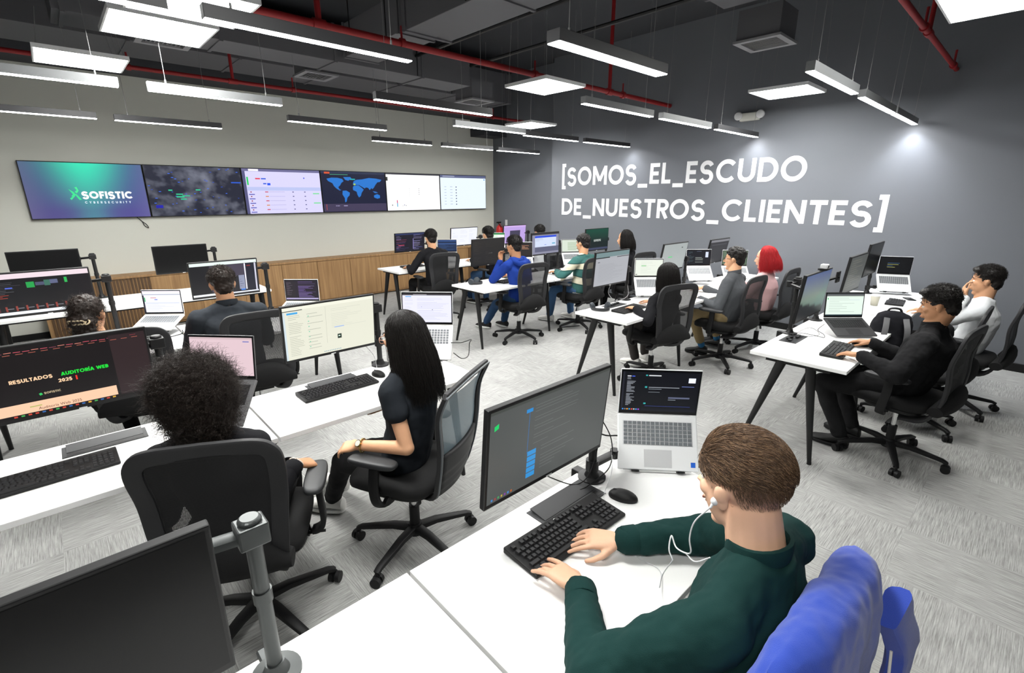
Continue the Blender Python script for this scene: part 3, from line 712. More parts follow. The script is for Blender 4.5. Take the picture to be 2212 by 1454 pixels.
# second row
it = [(0, 0, 1, .06, 'e6e6d6'), (0, .06, .2, .075, '55554c'), (.04, .10, .15, .135, '3fa0dc'), (0, .08, .02, 1, 'c8d6dc'), (.44, .08, .443, .8, 'b8b8aa'), (.56, .66, .605, .75, '10281c'), (.57, .69, .59, .71, 'd8f0e0')]
it += lines(.05, .16, .2, .95, 24, 'a5a799', 3, .2, .5, .1) + lines(.24, .16, .42, .9, 12, 'b5b7a9', 9, .18, .4, .1) + [(.25, .2 + i * .1, .262, .215 + i * .1, '4cc09a') for i in range(7)] + lines(.5, .14, .95, .6, 14, 'c2c4b6', 12, .15, .3, .2) + [(.53, .50, .64, .52, '9cb4e0')] + [(.4 + i * .02, .955, .41 + i * .02, .975, '80a0b0') for i in range(10)]
monitor(5.94, -6.118, 1.066, 'dcdccb', it, 'monitor with a beige mail list in front of the long-haired woman', w=.555, h=.335)
arm(5.885, -5.80, 1.12, 5.94, -6.0, 1.06, 'black post right of the beige mail-list monitor', tray=(6.205, -5.625, 1.045, -45, .86))
it = [(0, 0, 1, .06, '3c3a3e'), (.22, .015, .5, .05, '8a878c'), (.06, .09, .18, .12, '58a4e8')] + lines(.3, .16, .95, .93, 22, 'b4b6d2', 3, .18, .5, .1) + lines(.04, .16, .22, .9, 18, 'c0c2da', 5, .18, .4, .2) + [(.6, .55, .62, .57, '303070'), (.38, .45, .395, .465, '8a8ac0')]
laptop(6.205, -5.625, 1.045, -45, .86, 'e2e2f4', it, 'silver laptop with a lilac page behind the head of the long-haired woman', open_=5)
keyboard(6.10, -6.18, 'black keyboard on the desk left of the long-haired woman', 1)
mouse(6.055, -5.905, 'black mouse on the desk beside the long-haired woman', 10)
it = [('T', 'RESULTADOS', .13, .50, .052, 'f0c8a0', .24, .1), ('T', 'AUDITORÍA WEB', .425, .50, .052, '16d838', .24, .1), ('T', '2025', .40, .59, .052, 'f0c8a0', .24, .1), (.505, .53, .515, .595, 'e03020'), ('T', 'SOFISTIC', .30, .72, .03, 'b0a080', .25, .1), ('P', [(.27, .70), (.285, .69), (.292, .72), (.275, .73)], '30c060'),
      (0, .80, .74, .95, 'f2c3a2'), (.76, .03, 1, .96, '2a1c1e'), (.2, .86, .27, .875, 'a8b060')]
it += [(.05 * i, .06 + .004 * (i % 3), .05 * i + .04, .068 + .004 * (i % 3), random.choice(['c05060', '804050', 'd08070'])) for i in range(19)] + [(.07 * i, .095, .07 * i + .04, .102, 'b06050') for i in range(14)] + [(.1 + i * .04, .963, .12 + i * .04, .985, random.choice(['c04030', '3060a0', 'd0a030', '40a050'])) for i in range(16)]
m_ = monitor(5.94, -7.265, 1.07, '0d0708', it, 'monitor with green and cream title text on black at the left edge', w=.555, h=.335)
fc = bpy.data.curves.new('caption', 'FONT'); fc.body = 'Auditoría Web 2025'; fc.size = .0165
fo = bpy.data.objects.new('caption', fc); COL.objects.link(fo); bpy.context.view_layer.update()
me_ = bpy.data.meshes.new_from_object(fo.evaluated_get(bpy.context.evaluated_depsgraph_get())); bpy.data.objects.remove(fo)
fo = bpy.data.objects.new('caption', me_); COL.objects.link(fo); fo.parent = m_; fo.rotation_euler = (PI / 2, 0, PI / 2); fo.location = (.0135, -.135, .047)
me_.materials.clear(); me_.materials.append(mat('caption_ink', (.10, .03, .02), .8))
arm(5.885, -6.95, 1.13, 5.94, -7.15, 1.06, 'black post between the title-text monitor and the curly-haired woman', tray=(6.235, -6.765, 1.0, -47, .84))
it = [(0, 0, 1, .05, 'c8b0b4'), (.85, .09, .95, .115, '6a70b8')] + lines(.1, .14, .7, .3, 4, 'b89ea6', 3, .2)
laptop(6.235, -6.765, 1.0, -47, .84, 'd9bfc6', it, 'dark grey laptop with a pink page behind the curly hair', col=mat('slate_laptop', (.12, .12, .125), .45), open_=8, dark=True)
keyboard(6.19, -7.41, 'black keyboard at the left edge on the nearer left desk', 1)
# third row
it = [(0, 0, 1, .09, 'dfeee6'), (0, .93, .55, .99, 'f4fafa'), (.55, .95, 1, .99, 'e0e4f0'), (.28, .1, .32, .9, '403c4c'), (.8, .1, .82, .9, 'e8e6f4'), (.96, .1, .985, .95, 'c8c8d8'), (.82, .1, .96, .92, '0a0e22'), (0, .1, .26, .92, '05060c'), (.32, .1, .8, .45, '3e3848'), (.70, .45, .79, .88, '8a90a8'), (.72, .88, .79, .92, '3a80e0'), (.84, .16, .9, .19, '802828')] + lines(.4, .14, .75, .42, 6, ['b0b0b8', '4a9a60'], 4, .2) + lines(.71, .5, .78, .85, 5, '5a607a', 4, .2)
monitor(3.838, -6.177, 1.106, '100f18', it, 'monitor with dark panels partly hidden by the head of the dark-shirted man', tilt=-8, w=.54, h=.325)
arm(3.80, -5.83, 1.17, 3.838, -6.1, 1.1, 'black post right of the dark-shirted man, two side arms', tray=(4.086, -5.624, .86, -43, .80))
it = [(0, .92, 1, 1, 'a8a0c8'), (0, 0, .3, .92, '1c1820')] + lines(.4, .05, .95, .9, 22, ['7a62a8', '8a7ab0', '5a4a80'], 5, .35, .3, .2) + lines(.04, .1, .25, .8, 14, '6a6070', 3, .2)
laptop(3.536 + .55, -5.444 - .18, .86, -43, .80, '1a1422', it, 'silver laptop with purple code beside the oak sideboard', open_=2)
it = [(0, 0, 1, .12, 'e6d4dc'), (0, .12, .03, .9, '5a2830'), (0, .92, 1, .99, 'ecf2f8'), (.34, .22, .42, .36, '1f9a48'), (.52, .2, .58, .34, '3a6a5a'), (.73, .17, .76, .3, '28b050'), (.43, .24, .52, .32, '4a4e68'), (.58, .2, .66, .3, '5a6080'), (.13, .32, .2, .36, '4a60c8')]
it += lines(.02, .2, .3, .5, 8, ['585a60', '404048'], 3, .25) + [(.08 + i * .1, .78, .1 + i * .1, .9, '8a3a30') for i in range(9)] + [(.1 + i * .1, .83, .16 + i * .1, .85, '707078') for i in range(9)] + lines(.05, .5, .15, .6, 3, 'b04838', 2, .3)
monitor(3.85, -7.345, 1.14, '08080d', it, 'monitor with black dashboard and green bars at the left edge', tilt=-8, w=.54, h=.325)
arm(3.81, -6.985, 1.19, 3.85, -7.25, 1.12, 'black post behind the woman with the hair clip', tray=(3.858, -6.669, .867, -40, .79))
it = [(0, 0, 1, .1, 'f0e6f2'), (0, .15, 1, .18, '9aa0b4'), (0, .2, .03, 1, '3a3a48'), (.03, .3, .06, .5, '5ac080'), (.2, .3, .35, .33, 'd08080'), (.3, .38, .38, .42, '7080e0'), (.06, .55, .95, .57, 'b4c0e4')] + lines(.08, .6, .9, .95, 8, 'c8cce0', 4, .2)
laptop(3.858, -6.669, .867, -40, .79, 'eceef8', it, 'silver laptop with a white page left of the dark-shirted man', open_=2)
# fourth row left: dark monitors
monitor(1.879, -6.177, 1.094, (0, 0, 0), [], 'dark switched-off monitor in front of the cream wall, left of centre', on=False, w=.54, h=.325)
arm(1.845, -5.83, 1.17, 1.879, -6.1, 1.1, 'black post beside the switched-off monitor left of centre', base_z=.74)
monitor(1.88, -7.335, 1.12, (0, 0, 0), [], 'dark switched-off monitor in front of the cream wall at the far left', on=False, w=.54, h=.325)
arm(1.845, -6.965, 1.18, 1.88, -7.25, 1.12, 'black post beside the switched-off monitor at the far left')
# right group, row by the sideboard
it = ui_code(3, ((.03, .45, ['8a84b0', '6a5a90', 'a05070', '4a4a78']), (.62, .97, ['8a84b0', '5a5a90', 'b0a8d0']))) + [(0, 0, 1, .07, '2a3560'), (.6, .3, .62, .9, '8a80c0'), (.1, .62, .3, .68, '963c54')]
monitor(1.9, -3.115, 1.095, '12101f', it, 'monitor with purple code left of the man in the black jacket', w=.54, h=.30)
it = [(0, 0, 1, .12, '2c4a80'), (0, .3, 1, .36, '40609a')] + lines(.05, .4, .95, .95, 9, '34507c', 4, .3)
laptop(1.98, -2.46, .90, -40, .78, '1b2c4c', it, 'laptop with dark blue page right of the man in the black jacket', open_=2)
monitor(1.9, -2.035, 1.125, 'e4e6f0', ui_light(4, txt='ccd0dc', n=10), 'monitor with a plain white page by the sideboard', w=.58, h=.31)
it = [(.28, .28, .75, .95, '3c3850'), (0, .0, 1, .08, 'c8a8e0')]
monitor(1.9, -.842, 1.1, 'b49ad8', it, 'monitor with a lilac desktop in the dark corner')
laptop(1.98, -1.38, .96, -40, .80, 'd8ead8', [(0, 0, 1, .15, '3a8a50'), (.6, .2, .95, .5, 'f4f8f4')], 'laptop with green header in the corner by the dark wall', open_=0)
arm(1.93, -2.80, 1.06, 1.9, -3.0, 1.06, 'black post behind the purple code monitor')
arm(1.93, -1.70, 1.1, 1.9, -1.95, 1.1, 'black post behind the plain white monitor')
arm(1.93, -.52, 1.12, 1.9, -.75, 1.1, 'black post at the lilac monitor in the corner')
# blue hoodie row
it = ui_code(8, ((.05, .3, (.03, .027, .024)), (.4, .7, (.03, .027, .024)))) + [(.5, .55, .62, .57, (.12, .12, .12))]
monitor(3.86, -3.145, 1.11, (.016, .015, .014), it, 'tall dark monitor in front of the man in the blue hoodie', tilt=-4, w=.55, h=.345)
arm(3.82, -2.84, 1.1, 3.86, -3.05, 1.1, 'black post behind the man in the blue hoodie')
it = lines(.1, .05, .9, .6, 7, ['c88a68', 'd09a78'], 4, .35, .4)
laptop(3.92, -2.62, 1.0, -36, .86, '25201f', it, 'laptop with orange code right of the blue hoodie', open_=4)
it = [(0, 0, 1, .08, '2c2a2e'), (.1, .13, .9, .22, '2648d0'), (.1, .22, .9, .66, 'c8d2e8'), (.1, .66, 1, .9, '5a5c74'), (.74, .5, .86, .55, '48a0c0'), (.45, .56, .52, .58, '4060d0')] + lines(.13, .26, .5, .4, 3, '8a94b0', 3, .2)
monitor(3.86, -2.07, 1.147, '85869a', it, 'monitor with a blue title bar between blue hoodie and green sweater', tilt=0, w=.57, h=.318)
arm(3.82, -1.76, 1.14, 3.86, -2.0, 1.14, 'black post at the monitor with the blue title bar')
laptop(3.80, -1.42, .96, -33, .80, 'ccd6c8', lines(.3, .2, .9, .9, 8, 'a0b496', 3, .5, .7), 'silver laptop with a pale green table beside the man in the striped sweater', open_=11)
it = [('T', 'SOFISTIC', .35, .60, .10, (.5, .55, .52), .25, .1), (0, .9, 1, 1, '39405a')]
monitor(3.92, -.95, 1.14, lambda x, y: (.004 + .0 * y, .012 + .05 * max(0, 1 - 1.6 * y), .012 + .025 * max(0, 1 - 1.6 * y)), it, 'dark green monitor with white logo text near the slate wall', tilt=0)
arm(3.86, -.62, 1.12, 3.92, -.8, 1.1, 'black post at the dark green logo monitor')
# black lace row
it = [(0, 0, 1, .14, (.16, .24, .25)), (0, .14, .4, .17, '24282a'), (.62, .16, 1, .18, '24282a'), (.06, .27, .12, .29, '50545c')] + lines(.1, .36, .9, .92, 16, (.26, .27, .29), 4, .15, .5)
monitor(5.83, -3.20, 1.115, (.37, .38, .41), it, 'monitor with a pale grey table left of the woman in black lace', tilt=-4, w=.565, h=.35)
arm(5.795, -2.87, 1.06, 5.83, -3.05, 1.10, 'black post left of the woman in black lace', tray=(5.837, -2.525, .95, -41, .77))
it = [(0, 0, 1, .04, 'a8aaac'), (.22, .36, .4, .42, '84c888'), (.02, .9, .08, .94, '202020'), (.85, .5, .97, .53, '90d890')] + lines(.2, .15, .8, .9, 10, 'c4cac0', 3, .15, .3)
laptop(5.837, -2.525, .95, -41, .77, 'e0e6da', it, 'silver laptop with a pale page behind the woman in black lace', open_=2)
it = [(.25, .48, .42, .53, '58c878'), (.75, .15, .8, .19, '303830')] + lines(.25, .25, .75, .9, 12, '98a0a0', 5, .15)
monitor(5.80, -1.94, 1.12, (.34, .375, .37), it, 'tilted grey monitor between lace blouse and grey shirt', tilt=-9, w=.55, h=.328)
it = [(.02, .05, .06, .95, '1c2430'), (.78, .12, .9, .5, 'd0d8ec'), (.4, .06, .6, .1, '505868')] + lines(.08, .1, .3, .9, 12, '4a5a60', 3, .3, .2, .2) + lines(.36, .5, .7, .9, 5, 'a8b0a8', 5, .3, .2, .3)
laptop(5.818, -1.353, .96, -40, .80, '0d1018', it, 'silver laptop with a dark page in front of the man with glasses', open_=2)
arm(5.79, -1.62, 1.06, 5.80, -1.85, 1.10, 'black post behind the laptop of the man with glasses', tray=(5.818, -1.353, .96, -40, .80))
monitor(5.79, -.78, 1.10, (.03, .03, .034), [(0, 0, 1, .1, (.2, .2, .22)), (.1, .2, .9, .24, (.06, .06, .07))], 'dark monitor leaning at the slate wall behind the laptops', tilt=-10, w=.545, h=.326)
laptop(6.05, -.83, .93, -50, .80, (.10, .15, .10), lines(.1, .1, .9, .9, 8, (.13, .19, .13), 3), 'laptop with dim green page in front of the glasses man\'s face', open_=4)
arm(5.79, -.50, 1.0, 5.79, -.65, 1.06, 'black post of the leaning dark monitor at the wall')
# right row
g = lambda x, y: (.05 + .09 * max(0, 1 - abs(y - .5) * 2) * (1 if x + y * .6 < 1 else .8), .085 + .10 * max(0, 1 - abs(y - .55) * 2), .11 + .10 * max(0, .9 - y)) if y < .62 + x * .25 else (.012, .014, .016)
monitor(7.655, -3.28, 1.125, g, [], 'monitor with blue-green gradient and webcam on the right-hand desk', tilt=-5)
arm(7.455, -3.0, 1.16, 7.655, -3.2, 1.13, 'black post behind the webcam monitor of the right-hand desk')
t = thing('webcam', 'small white webcam clipped on the monitor of the right-hand desk', 'webcam', (7.668, -3.21, 1.312))
MB().ab((-.02, -.025, 0), (.025, .025, .03)).build('camera_body', SILVERL, t, bevel=.004)
MB().ab((-.03, -.035, -.012), (.03, .035, 0)).build('clip', BLACK, t, bevel=.002)
MB().lathe((.025, 0, .015), [(.009, 0), (.009, .004)], 12, M=Ry(PI / 2)).build('lens', GLOSSK, t)
monitor(7.60, -1.93, 1.13, (.06, .065, .06), lines(.1, .1, .9, .9, 12, (.12, .12, .10), 3), 'steeply seen monitor in the middle of the right-hand row', tilt=-5)
monitor(7.52, -.86, 1.16, (.02, .02, .022), [], 'farthest monitor of the right-hand row by the wall, edge-on', tilt=-5, on=False)
arm(7.46, -2.36, 1.08, 7.55, -2.05, 1.1, 'black post between two right-row monitors')
arm(7.46, -.55, 1.06, 7.5, -.75, 1.12, 'farthest black post of the right-hand row', tray=(7.629, -.328, .95, -62, .78))
it = [(0, 0, 1, .1, '55585a'), (0, .1, 1, .14, 'b8c4b8'), (.02, .2, .05, .26, '40b060'), (.1, .28, .9, .29, 'a0b0d0'), (0, .95, 1, 1, '304048')] + lines(.08, .2, .85, .9, 9, 'b0bcb4', 3, .2, .3)
laptop(7.72, -2.64, .86, -42, .765, 'dcece0', it, 'black laptop with a pale page in front of the man in the black coat', col=mat('black_laptop', (.03, .03, .032), .5), open_=6, dark=True)
it = lines(.25, .35, .8, .7, 4, ['4a7a50', '3a5a80', 'a0a060'], 3, .3)
laptop(7.629, -.328, .95, -62, .78, '06070a', it, 'silver laptop with a dark screen at the far end of the right-hand row', open_=-2)
keyboard(7.855, -3.25, 'black keyboard under the hands of the man in the black coat', 3, d=.14, w=.42)
keyboard(6.09, -3.24, 'black keyboard of the woman in black lace', 2, w=.40)
keyboard(4.12, -3.0, 'black keyboard left of the blue hoodie', 2, w=.38)
keyboard(2.12, -3.22, 'black keyboard under the hand of the man in the black jacket', 0, w=.38)
keyboard(7.80, -.95, 'black keyboard at the far end of the right-hand row', 5, w=.3, d=.14)
mouse(7.93, -2.97, 'black mouse under the right hand of the man in the black coat')
mouse(4.10, -2.12, 'black mouse under the hand of the man in the striped sweater')

# ================================================================== OFFICE CHAIRS (front = local +X)
MESHB = mesh_fabric('black_chair_mesh', (.006, .006, .007), 240, .19)
MESHG = mesh_fabric('grey_blue_chair_mesh', (.20, .27, .31), 300, .16, .6)
FRAMEG = mat('chair_frame_dark', '29292b', .55, bump=.1, bscale=500)
TRIM = mat('chair_trim_grey', '6b7074', .4)
def pad(m, w, d, h, c, e=.42, dome=.012, n=14, nr=5):
    """rounded cushion centred at c, w along y, d along x"""
    rings = []
    def ring(s, z):
        out = []
        for k in range(40):
            th = 2 * PI * k / 40; cc, ss = math.cos(th), math.sin(th)
            out.append(V((c[0] + d / 2 * s * math.copysign(abs(cc) ** e, cc), c[1] + w / 2 * s * math.copysign(abs(ss) ** e, ss), c[2] + z)))
        return out
    rings += [ring(.2, -h / 2), ring(.8, -h / 2), ring(.93, -h / 2 * .92), ring(.99, -h / 2 * .5), ring(1, 0), ring(.99, h / 2 * .5), ring(.94, h / 2 * .9), ring(.85, h / 2 + dome * .3), ring(.5, h / 2 + dome * .8), ring(.15, h / 2 + dome)]
    m.loft(rings)
CHP = {}
def chair_meshes():
    P = {}
    m = MB(); pad(m, .49, .47, .07, (.02, 0, .475)); 
    m.v = [(x, y, z - max(0, x - .12) ** 2 * .9 + .35 * max(0, -x - .10) ** 2 ) for x, y, z in m.v]; P['seat'] = (m, CUSH, True)
    m = MB(); pad(m, .42, .36, .05, (.0, 0, .425), e=.6, dome=0); m.box((0, 0, .39), (.2, .16, .05)); m.cyl((.0, -.2, .40), (.0, -.30, .40), .006); P['mechanism'] = (m, BLACK, True)
    # upholstered hump rising behind the seat
    m = MB(); rings = []
    for k in range(13):
        y = -.215 + .43 * k / 12; a = 1 - (abs(y) / .215) ** 2.2
        zc = .485 + .065 * a; xc = -.245 - .045 * a; hh = .032 + .058 * a
        rings.append([V((xc + .042 * math.cos(t_), y, zc + hh * math.sin(t_))) for t_ in [2 * PI * i / 12 for i in range(12)]])
    m.loft(rings); P['lumbar_pad'] = (m, CUSH, True)
    # back frame
    top = [(-.05, -.105, .36), (-.19, -.15, .40), (-.255, -.178, .52), (-.27, -.195, .66), (-.262, -.208, .80), (-.285, -.215, .92), (-.293, -.20, .972), (-.297, -.15, .995), (-.298, 0, 1.0)]
    path = crv(top, 5); path = path[:-1] + [V((p.x, -p.y, p.z)) for p in reversed(path)]
    m = MB(); m.tube(path, 1, 14, flat=(.06, .022, (1, .0, .15))); P['back_frame'] = (m, FRAMEG, True)
    m = MB(); nz, ny = 12, 8; vs = []
    for i in range(nz + 1):
        z = .53 + (.978 - .53) * i / nz
        # side position
        q = min(path[:len(path) // 2], key=lambda p: abs(p.z - z) + (10 if p.x > -.2 else 0)); hw = abs(q.y) - .01 if z < .96 else .175
        for j in range(ny + 1):
            y = -hw + 2 * hw * j / ny; vs.append((q.x + .014 * (1 - (y / hw) ** 2) * -1, y, z))
    m.add(vs, [(i * (ny + 1) + j, i * (ny + 1) + j + 1, (i + 1) * (ny + 1) + j + 1, (i + 1) * (ny + 1) + j) for i in range(nz) for j in range(ny)]); P['back_mesh'] = (m, MESHB, True)
    for s, nm in ((-1, 'armrest'), (1, 'armrest_')):
        m = MB(); m.tube(crv([(.02, s * .20, .40), (.02, s * .27, .405), (.015, s * .295, .45), (.0, s * .295, .56), (-.0, s * .29, .645)], 5), 1, 12, flat=(.055, .024, (0, 1, 0)))
        P[nm] = (m, BLACK, True)
        m = MB(); pad(m, .088, .26, .026, (.02, s * .285, .66), e=.6, dome=.003); P[nm + 'pad'] = (m, DARKG, True)
    m = MB(); m.cyl((0, 0, .11), (0, 0, .24), .027, n=18).cyl((0, 0, .24), (0, 0, .40), .014, mi=1); P['gas_column'] = (m, [BLACK, CHROME], True)
    m = MB(); m.cyl((0, 0, .075), (0, 0, .135), .045, .034, n=20)
    P['hub'] = (m, BLACK, True)
    m = MB(); m.tube([(.02, 0, .105), (.12, 0, .108), (.30, 0, .082), (.325, 0, .07)], [1.15, 1, .75, .7], 12, flat=(.045, .032, (0, 0, 1))); P['base_leg'] = (m, BLACK, True)
    m = MB(); 
    for s in (-1, 1): m.cyl((.0, s * .006, .027), (.0, s * .026, .027), .027, n=18)
    m.box((0, 0, .04), (.03, .012, .03)).cyl((0, 0, .035), (0, 0, .078), .008); P['caster'] = (m, BLACK, True)
    m = MB(); m.box((-.28 + .03, .0, .0), (.001, .001, .001)); 
    return P
def shared(key, m, mats, smooth):
    if key not in CHP:
        o = m.build('tmp', mats, None, smooth=smooth); CHP[key] = o.data; bpy.data.objects.remove(o)
    return CHP[key]
def part(name, data, parent, loc=(0, 0, 0), rz=0):
    o = bpy.data.objects.new(name, data); COL.objects.link(o); o.parent = parent; o.location = loc; o.rotation_euler = (0, 0, rz); return o
CM = chair_meshes()
def chair(x, y, facing, label, base=0, arms=True, style='b', cast=None):
    t = thing('office_chair', label, 'chair', (x, y, 0), math.radians(facing), group='black mesh office chairs on castors' if style == 'b' else None)
    for k in ('seat', 'mechanism', 'lumbar_pad', 'back_frame', 'back_mesh') if style == 'b' else ('seat', 'mechanism'):
        m, mm, sm = CM[k]; part(k, shared(k, m, mm, sm), t)
    if arms:
        for k in ('armrest', 'armrest_'):
            m, mm, sm = CM[k]; a = part('armrest', shared(k, m, mm, sm), t); m, mm, sm = CM[k + 'pad']; part('arm_pad', shared(k + 'pad', m, mm, sm), a)
    m, mm, sm = CM['gas_column']; part('gas_column', shared('gas_column', m, mm, sm), t)
    m, mm, sm = CM['hub']; b = part('base_hub', shared('hub', m, mm, sm), t, rz=math.radians(base))
    for i in range(5):
        a = 2 * PI * i / 5
        m, mm, sm = CM['base_leg']; part('base_leg', shared('base_leg', m, mm, sm), t, rz=a + math.radians(base))
        m, mm, sm = CM['caster']; a2 = a + math.radians(base); part('caster', shared('caster', m, mm, sm), t, (.325 * math.cos(a2), .325 * math.sin(a2), 0), a2 + 1.1 + i * .7)
    return t

# ================================================================== PEOPLE
def skinmat(n, c): return mat('skin_' + n, c, .5, bump=.06, bscale=220, var=.05, vscale=30, spec=.35)
def cloth(n, c, sheen=0, **k): return mat('cloth_' + n, c, .88, bump=.35, bscale=700, spec=.15, sheen=sheen, **k)
def hairmat(n, c, r=.45):
    return mat('hair_' + n, c, r, bump=.5, bscale=60, var=.35, vscale=60, spec=.3, stretch=(1, 1, .15))
FOLD = bpy.data.textures.new('folds', 'CLOUDS'); FOLD.noise_scale = .075; FOLD.noise_depth = 2
CURL = bpy.data.textures.new('curls', 'CLOUDS'); CURL.noise_scale = .016; CURL.noise_depth = 1
def solid(mb, name, m, parent, vox=.008, sm=6, disp=0, tex=None, sf=.5):
    o = mb.build(name, m, parent, smooth=False)
    r = o.modifiers.new('fuse', 'REMESH'); r.mode = 'VOXEL'; r.voxel_size = vox; r.use_smooth_shade = True
    if sm: s = o.modifiers.new('soft', 'SMOOTH'); s.factor = sf; s.iterations = sm
    if disp:
        d = o.modifiers.new('folds', 'DISPLACE'); d.texture = tex or FOLD; d.strength = disp; d.mid_level = .5; d.texture_coords = 'GLOBAL'
    return o
def ik(A, C, l1, l2, hint):
    A, C, hint = V(A), V(C), V(hint); d = C - A; L = d.length
    if L > (l1 + l2) * .995: d = d * ((l1 + l2) * .995 / L); L = d.length; C = A + d
    a = (l1 * l1 - l2 * l2 + L * L) / (2 * L); h = math.sqrt(max(0, l1 * l1 - a * a)); u = d.normalized()
    p = (hint - u * hint.dot(u)).normalized()
    return A + u * a + p * h, C
def hand(m, w, f, n, side, curl=.5, spread=1, sc=1.0, curls=None):
    """side +1 left, -1 right; f toward fingers, n dorsal normal"""
    f = V(f).normalized(); n = V(n); n = (n - f * n.dot(f)).normalized(); lat = n.cross(f)      # lat = left of the hand seen from above
    th = -lat * side; w = V(w)
    def ring(c, a, b): return [c + lat * (a * math.copysign(abs(math.cos(t)) ** .7, math.cos(t))) + n * (b * math.copysign(abs(math.sin(t)) ** .8, math.sin(t))) for t in [2 * PI * k / 14 for k in range(14)]]
    m.loft([ring(w - f * .03, .025 * sc, .020 * sc), ring(w + f * .01, .027 * sc, .018 * sc), ring(w + f * .045 * sc, .038 * sc, .016 * sc), ring(w + f * .085 * sc + n * .004, .041 * sc, .0125 * sc), ring(w + f * .094 * sc + n * .003, .036 * sc, .009 * sc)])
    for i, (o, L) in enumerate(((.0315, .076), (.0105, .084), (-.0105, .079), (-.031, .062))):
        c = curls[i] if curls else curl * (1 + .12 * math.sin(i * 2.1))
        p = w + f * (.088 - abs(o) * .12) * sc + th * o * sc + n * .003
        d = (f + th * (o * 3.2 * spread)).normalized()
        for k, (s_, cc) in enumerate(((.44, .45), (.31, 1.0), (.25, 1.35))):
            a = c * cc; dd = (d * math.cos(a) - n * math.sin(a)).normalized(); q = p + dd * L * s_ * sc
            r0 = (.0088, .0078, .0070)[k] * sc; r1 = (.0080, .0072, .0060)[k] * sc
            m.cap(p, q, r0, r1, 10); p = q
    p = w + f * .022 * sc + th * .022 * sc - n * .004
    d1 = (f * .72 + th * .68 - n * .22).normalized(); q = p + d1 * .044 * sc; m.cap(p, q, .0145 * sc, .0105 * sc, 10)
    d2 = (f * .93 + th * .30 - n * .28).normalized(); r = q + d2 * .030 * sc; m.cap(q, r, .0102 * sc, .0088 * sc, 10)
    d3 = (f * .98 + th * .05 - n * .25).normalized(); m.cap(r, r + d3 * .022 * sc, .0088 * sc, .007 * sc, 10)
def strands(name, P, r, m, parent):
    """P: (S,N,3) array of strand points, r radius at root"""
    S, N, _ = P.shape; t = P[:, -1] - P[:, 0]; t /= np.linalg.norm(t, axis=1)[:, None] + 1e-9
    a = np.cross(t, rng.normal(size=t.shape)); a /= np.linalg.norm(a, axis=1)[:, None] + 1e-9; b = np.cross(t, a)
    rad = r * np.linspace(1, .35, N)[None, :, None]
    vs = np.stack([P + rad * (a * math.cos(k) + b * math.sin(k))[:, None, :] for k in (0, 2.094, 4.189)], 2)  # S,N,3,3
    vs = vs.reshape(-1, 3); base = (np.arange(S)[:, None] * N + np.arange(N - 1)[None, :]).reshape(-1) * 3
    fs = np.concatenate([np.stack([base + k, base + (k + 1) % 3, base + 3 + (k + 1) % 3, base + 3 + k], 1) for k in range(3)])
    me = bpy.data.meshes.new(name); me.vertices.add(len(vs)); me.vertices.foreach_set('co', vs.ravel())
    me.loops.add(fs.size); me.loops.foreach_set('vertex_index', fs.ravel().astype(np.int32)); me.polygons.add(len(fs))
    me.polygons.foreach_set('loop_start', np.arange(0, fs.size, 4, dtype=np.int32)); me.polygons.foreach_set('use_smooth', np.ones(len(fs), bool))
    me.materials.append(m); me.update(calc_edges=True)
    o = bpy.data.objects.new(name, me); COL.objects.link(o); o.parent = parent; return o

def head_parts(m, H, R, sc=1.0, neck_to=None, nr=.058):
    def p(v): return H + R @ (V(v) * sc)
    def e(c, r, M=None): m.ell(p(c), [k * sc for k in r], R if M is None else R @ M, 18, 12)
    e((-.010, 0, .034), (.094, .0755, .084)); e((.026, 0, -.028), (.062, .060, .085)); e((.012, 0, -.060), (.058, .054, .045)); e((.060, 0, -.098), (.024, .026, .017))
    e((.076, 0, .027), (.013, .046, .011))
    for s in (-1, 1):
        e((.060, s * .034, -.014), (.024, .022, .022)); e((-.004, s * .077, -.008), (.017, .006, .031), Rx(s * -.12) @ Rz(s * .25)); e((-.010, s * .082, .004), (.014, .005, .018), Rz(s * .5))
        e((.099, s * .011, -.027), (.010, .008, .0075)); e((.084, s * .030, .001), (.010, .016, .0065))
    m.cap(p((.084, 0, .014)), p((.106, 0, -.022)), .0075 * sc, .0115 * sc, 10); e((.092, 0, -.052), (.010, .022, .006)); e((.089, 0, -.064), (.010, .019, .0065))
    if neck_to is not None: m.cap(p((-.022, 0, -.045)), neck_to, nr * sc, nr * 1.08 * sc, 16)
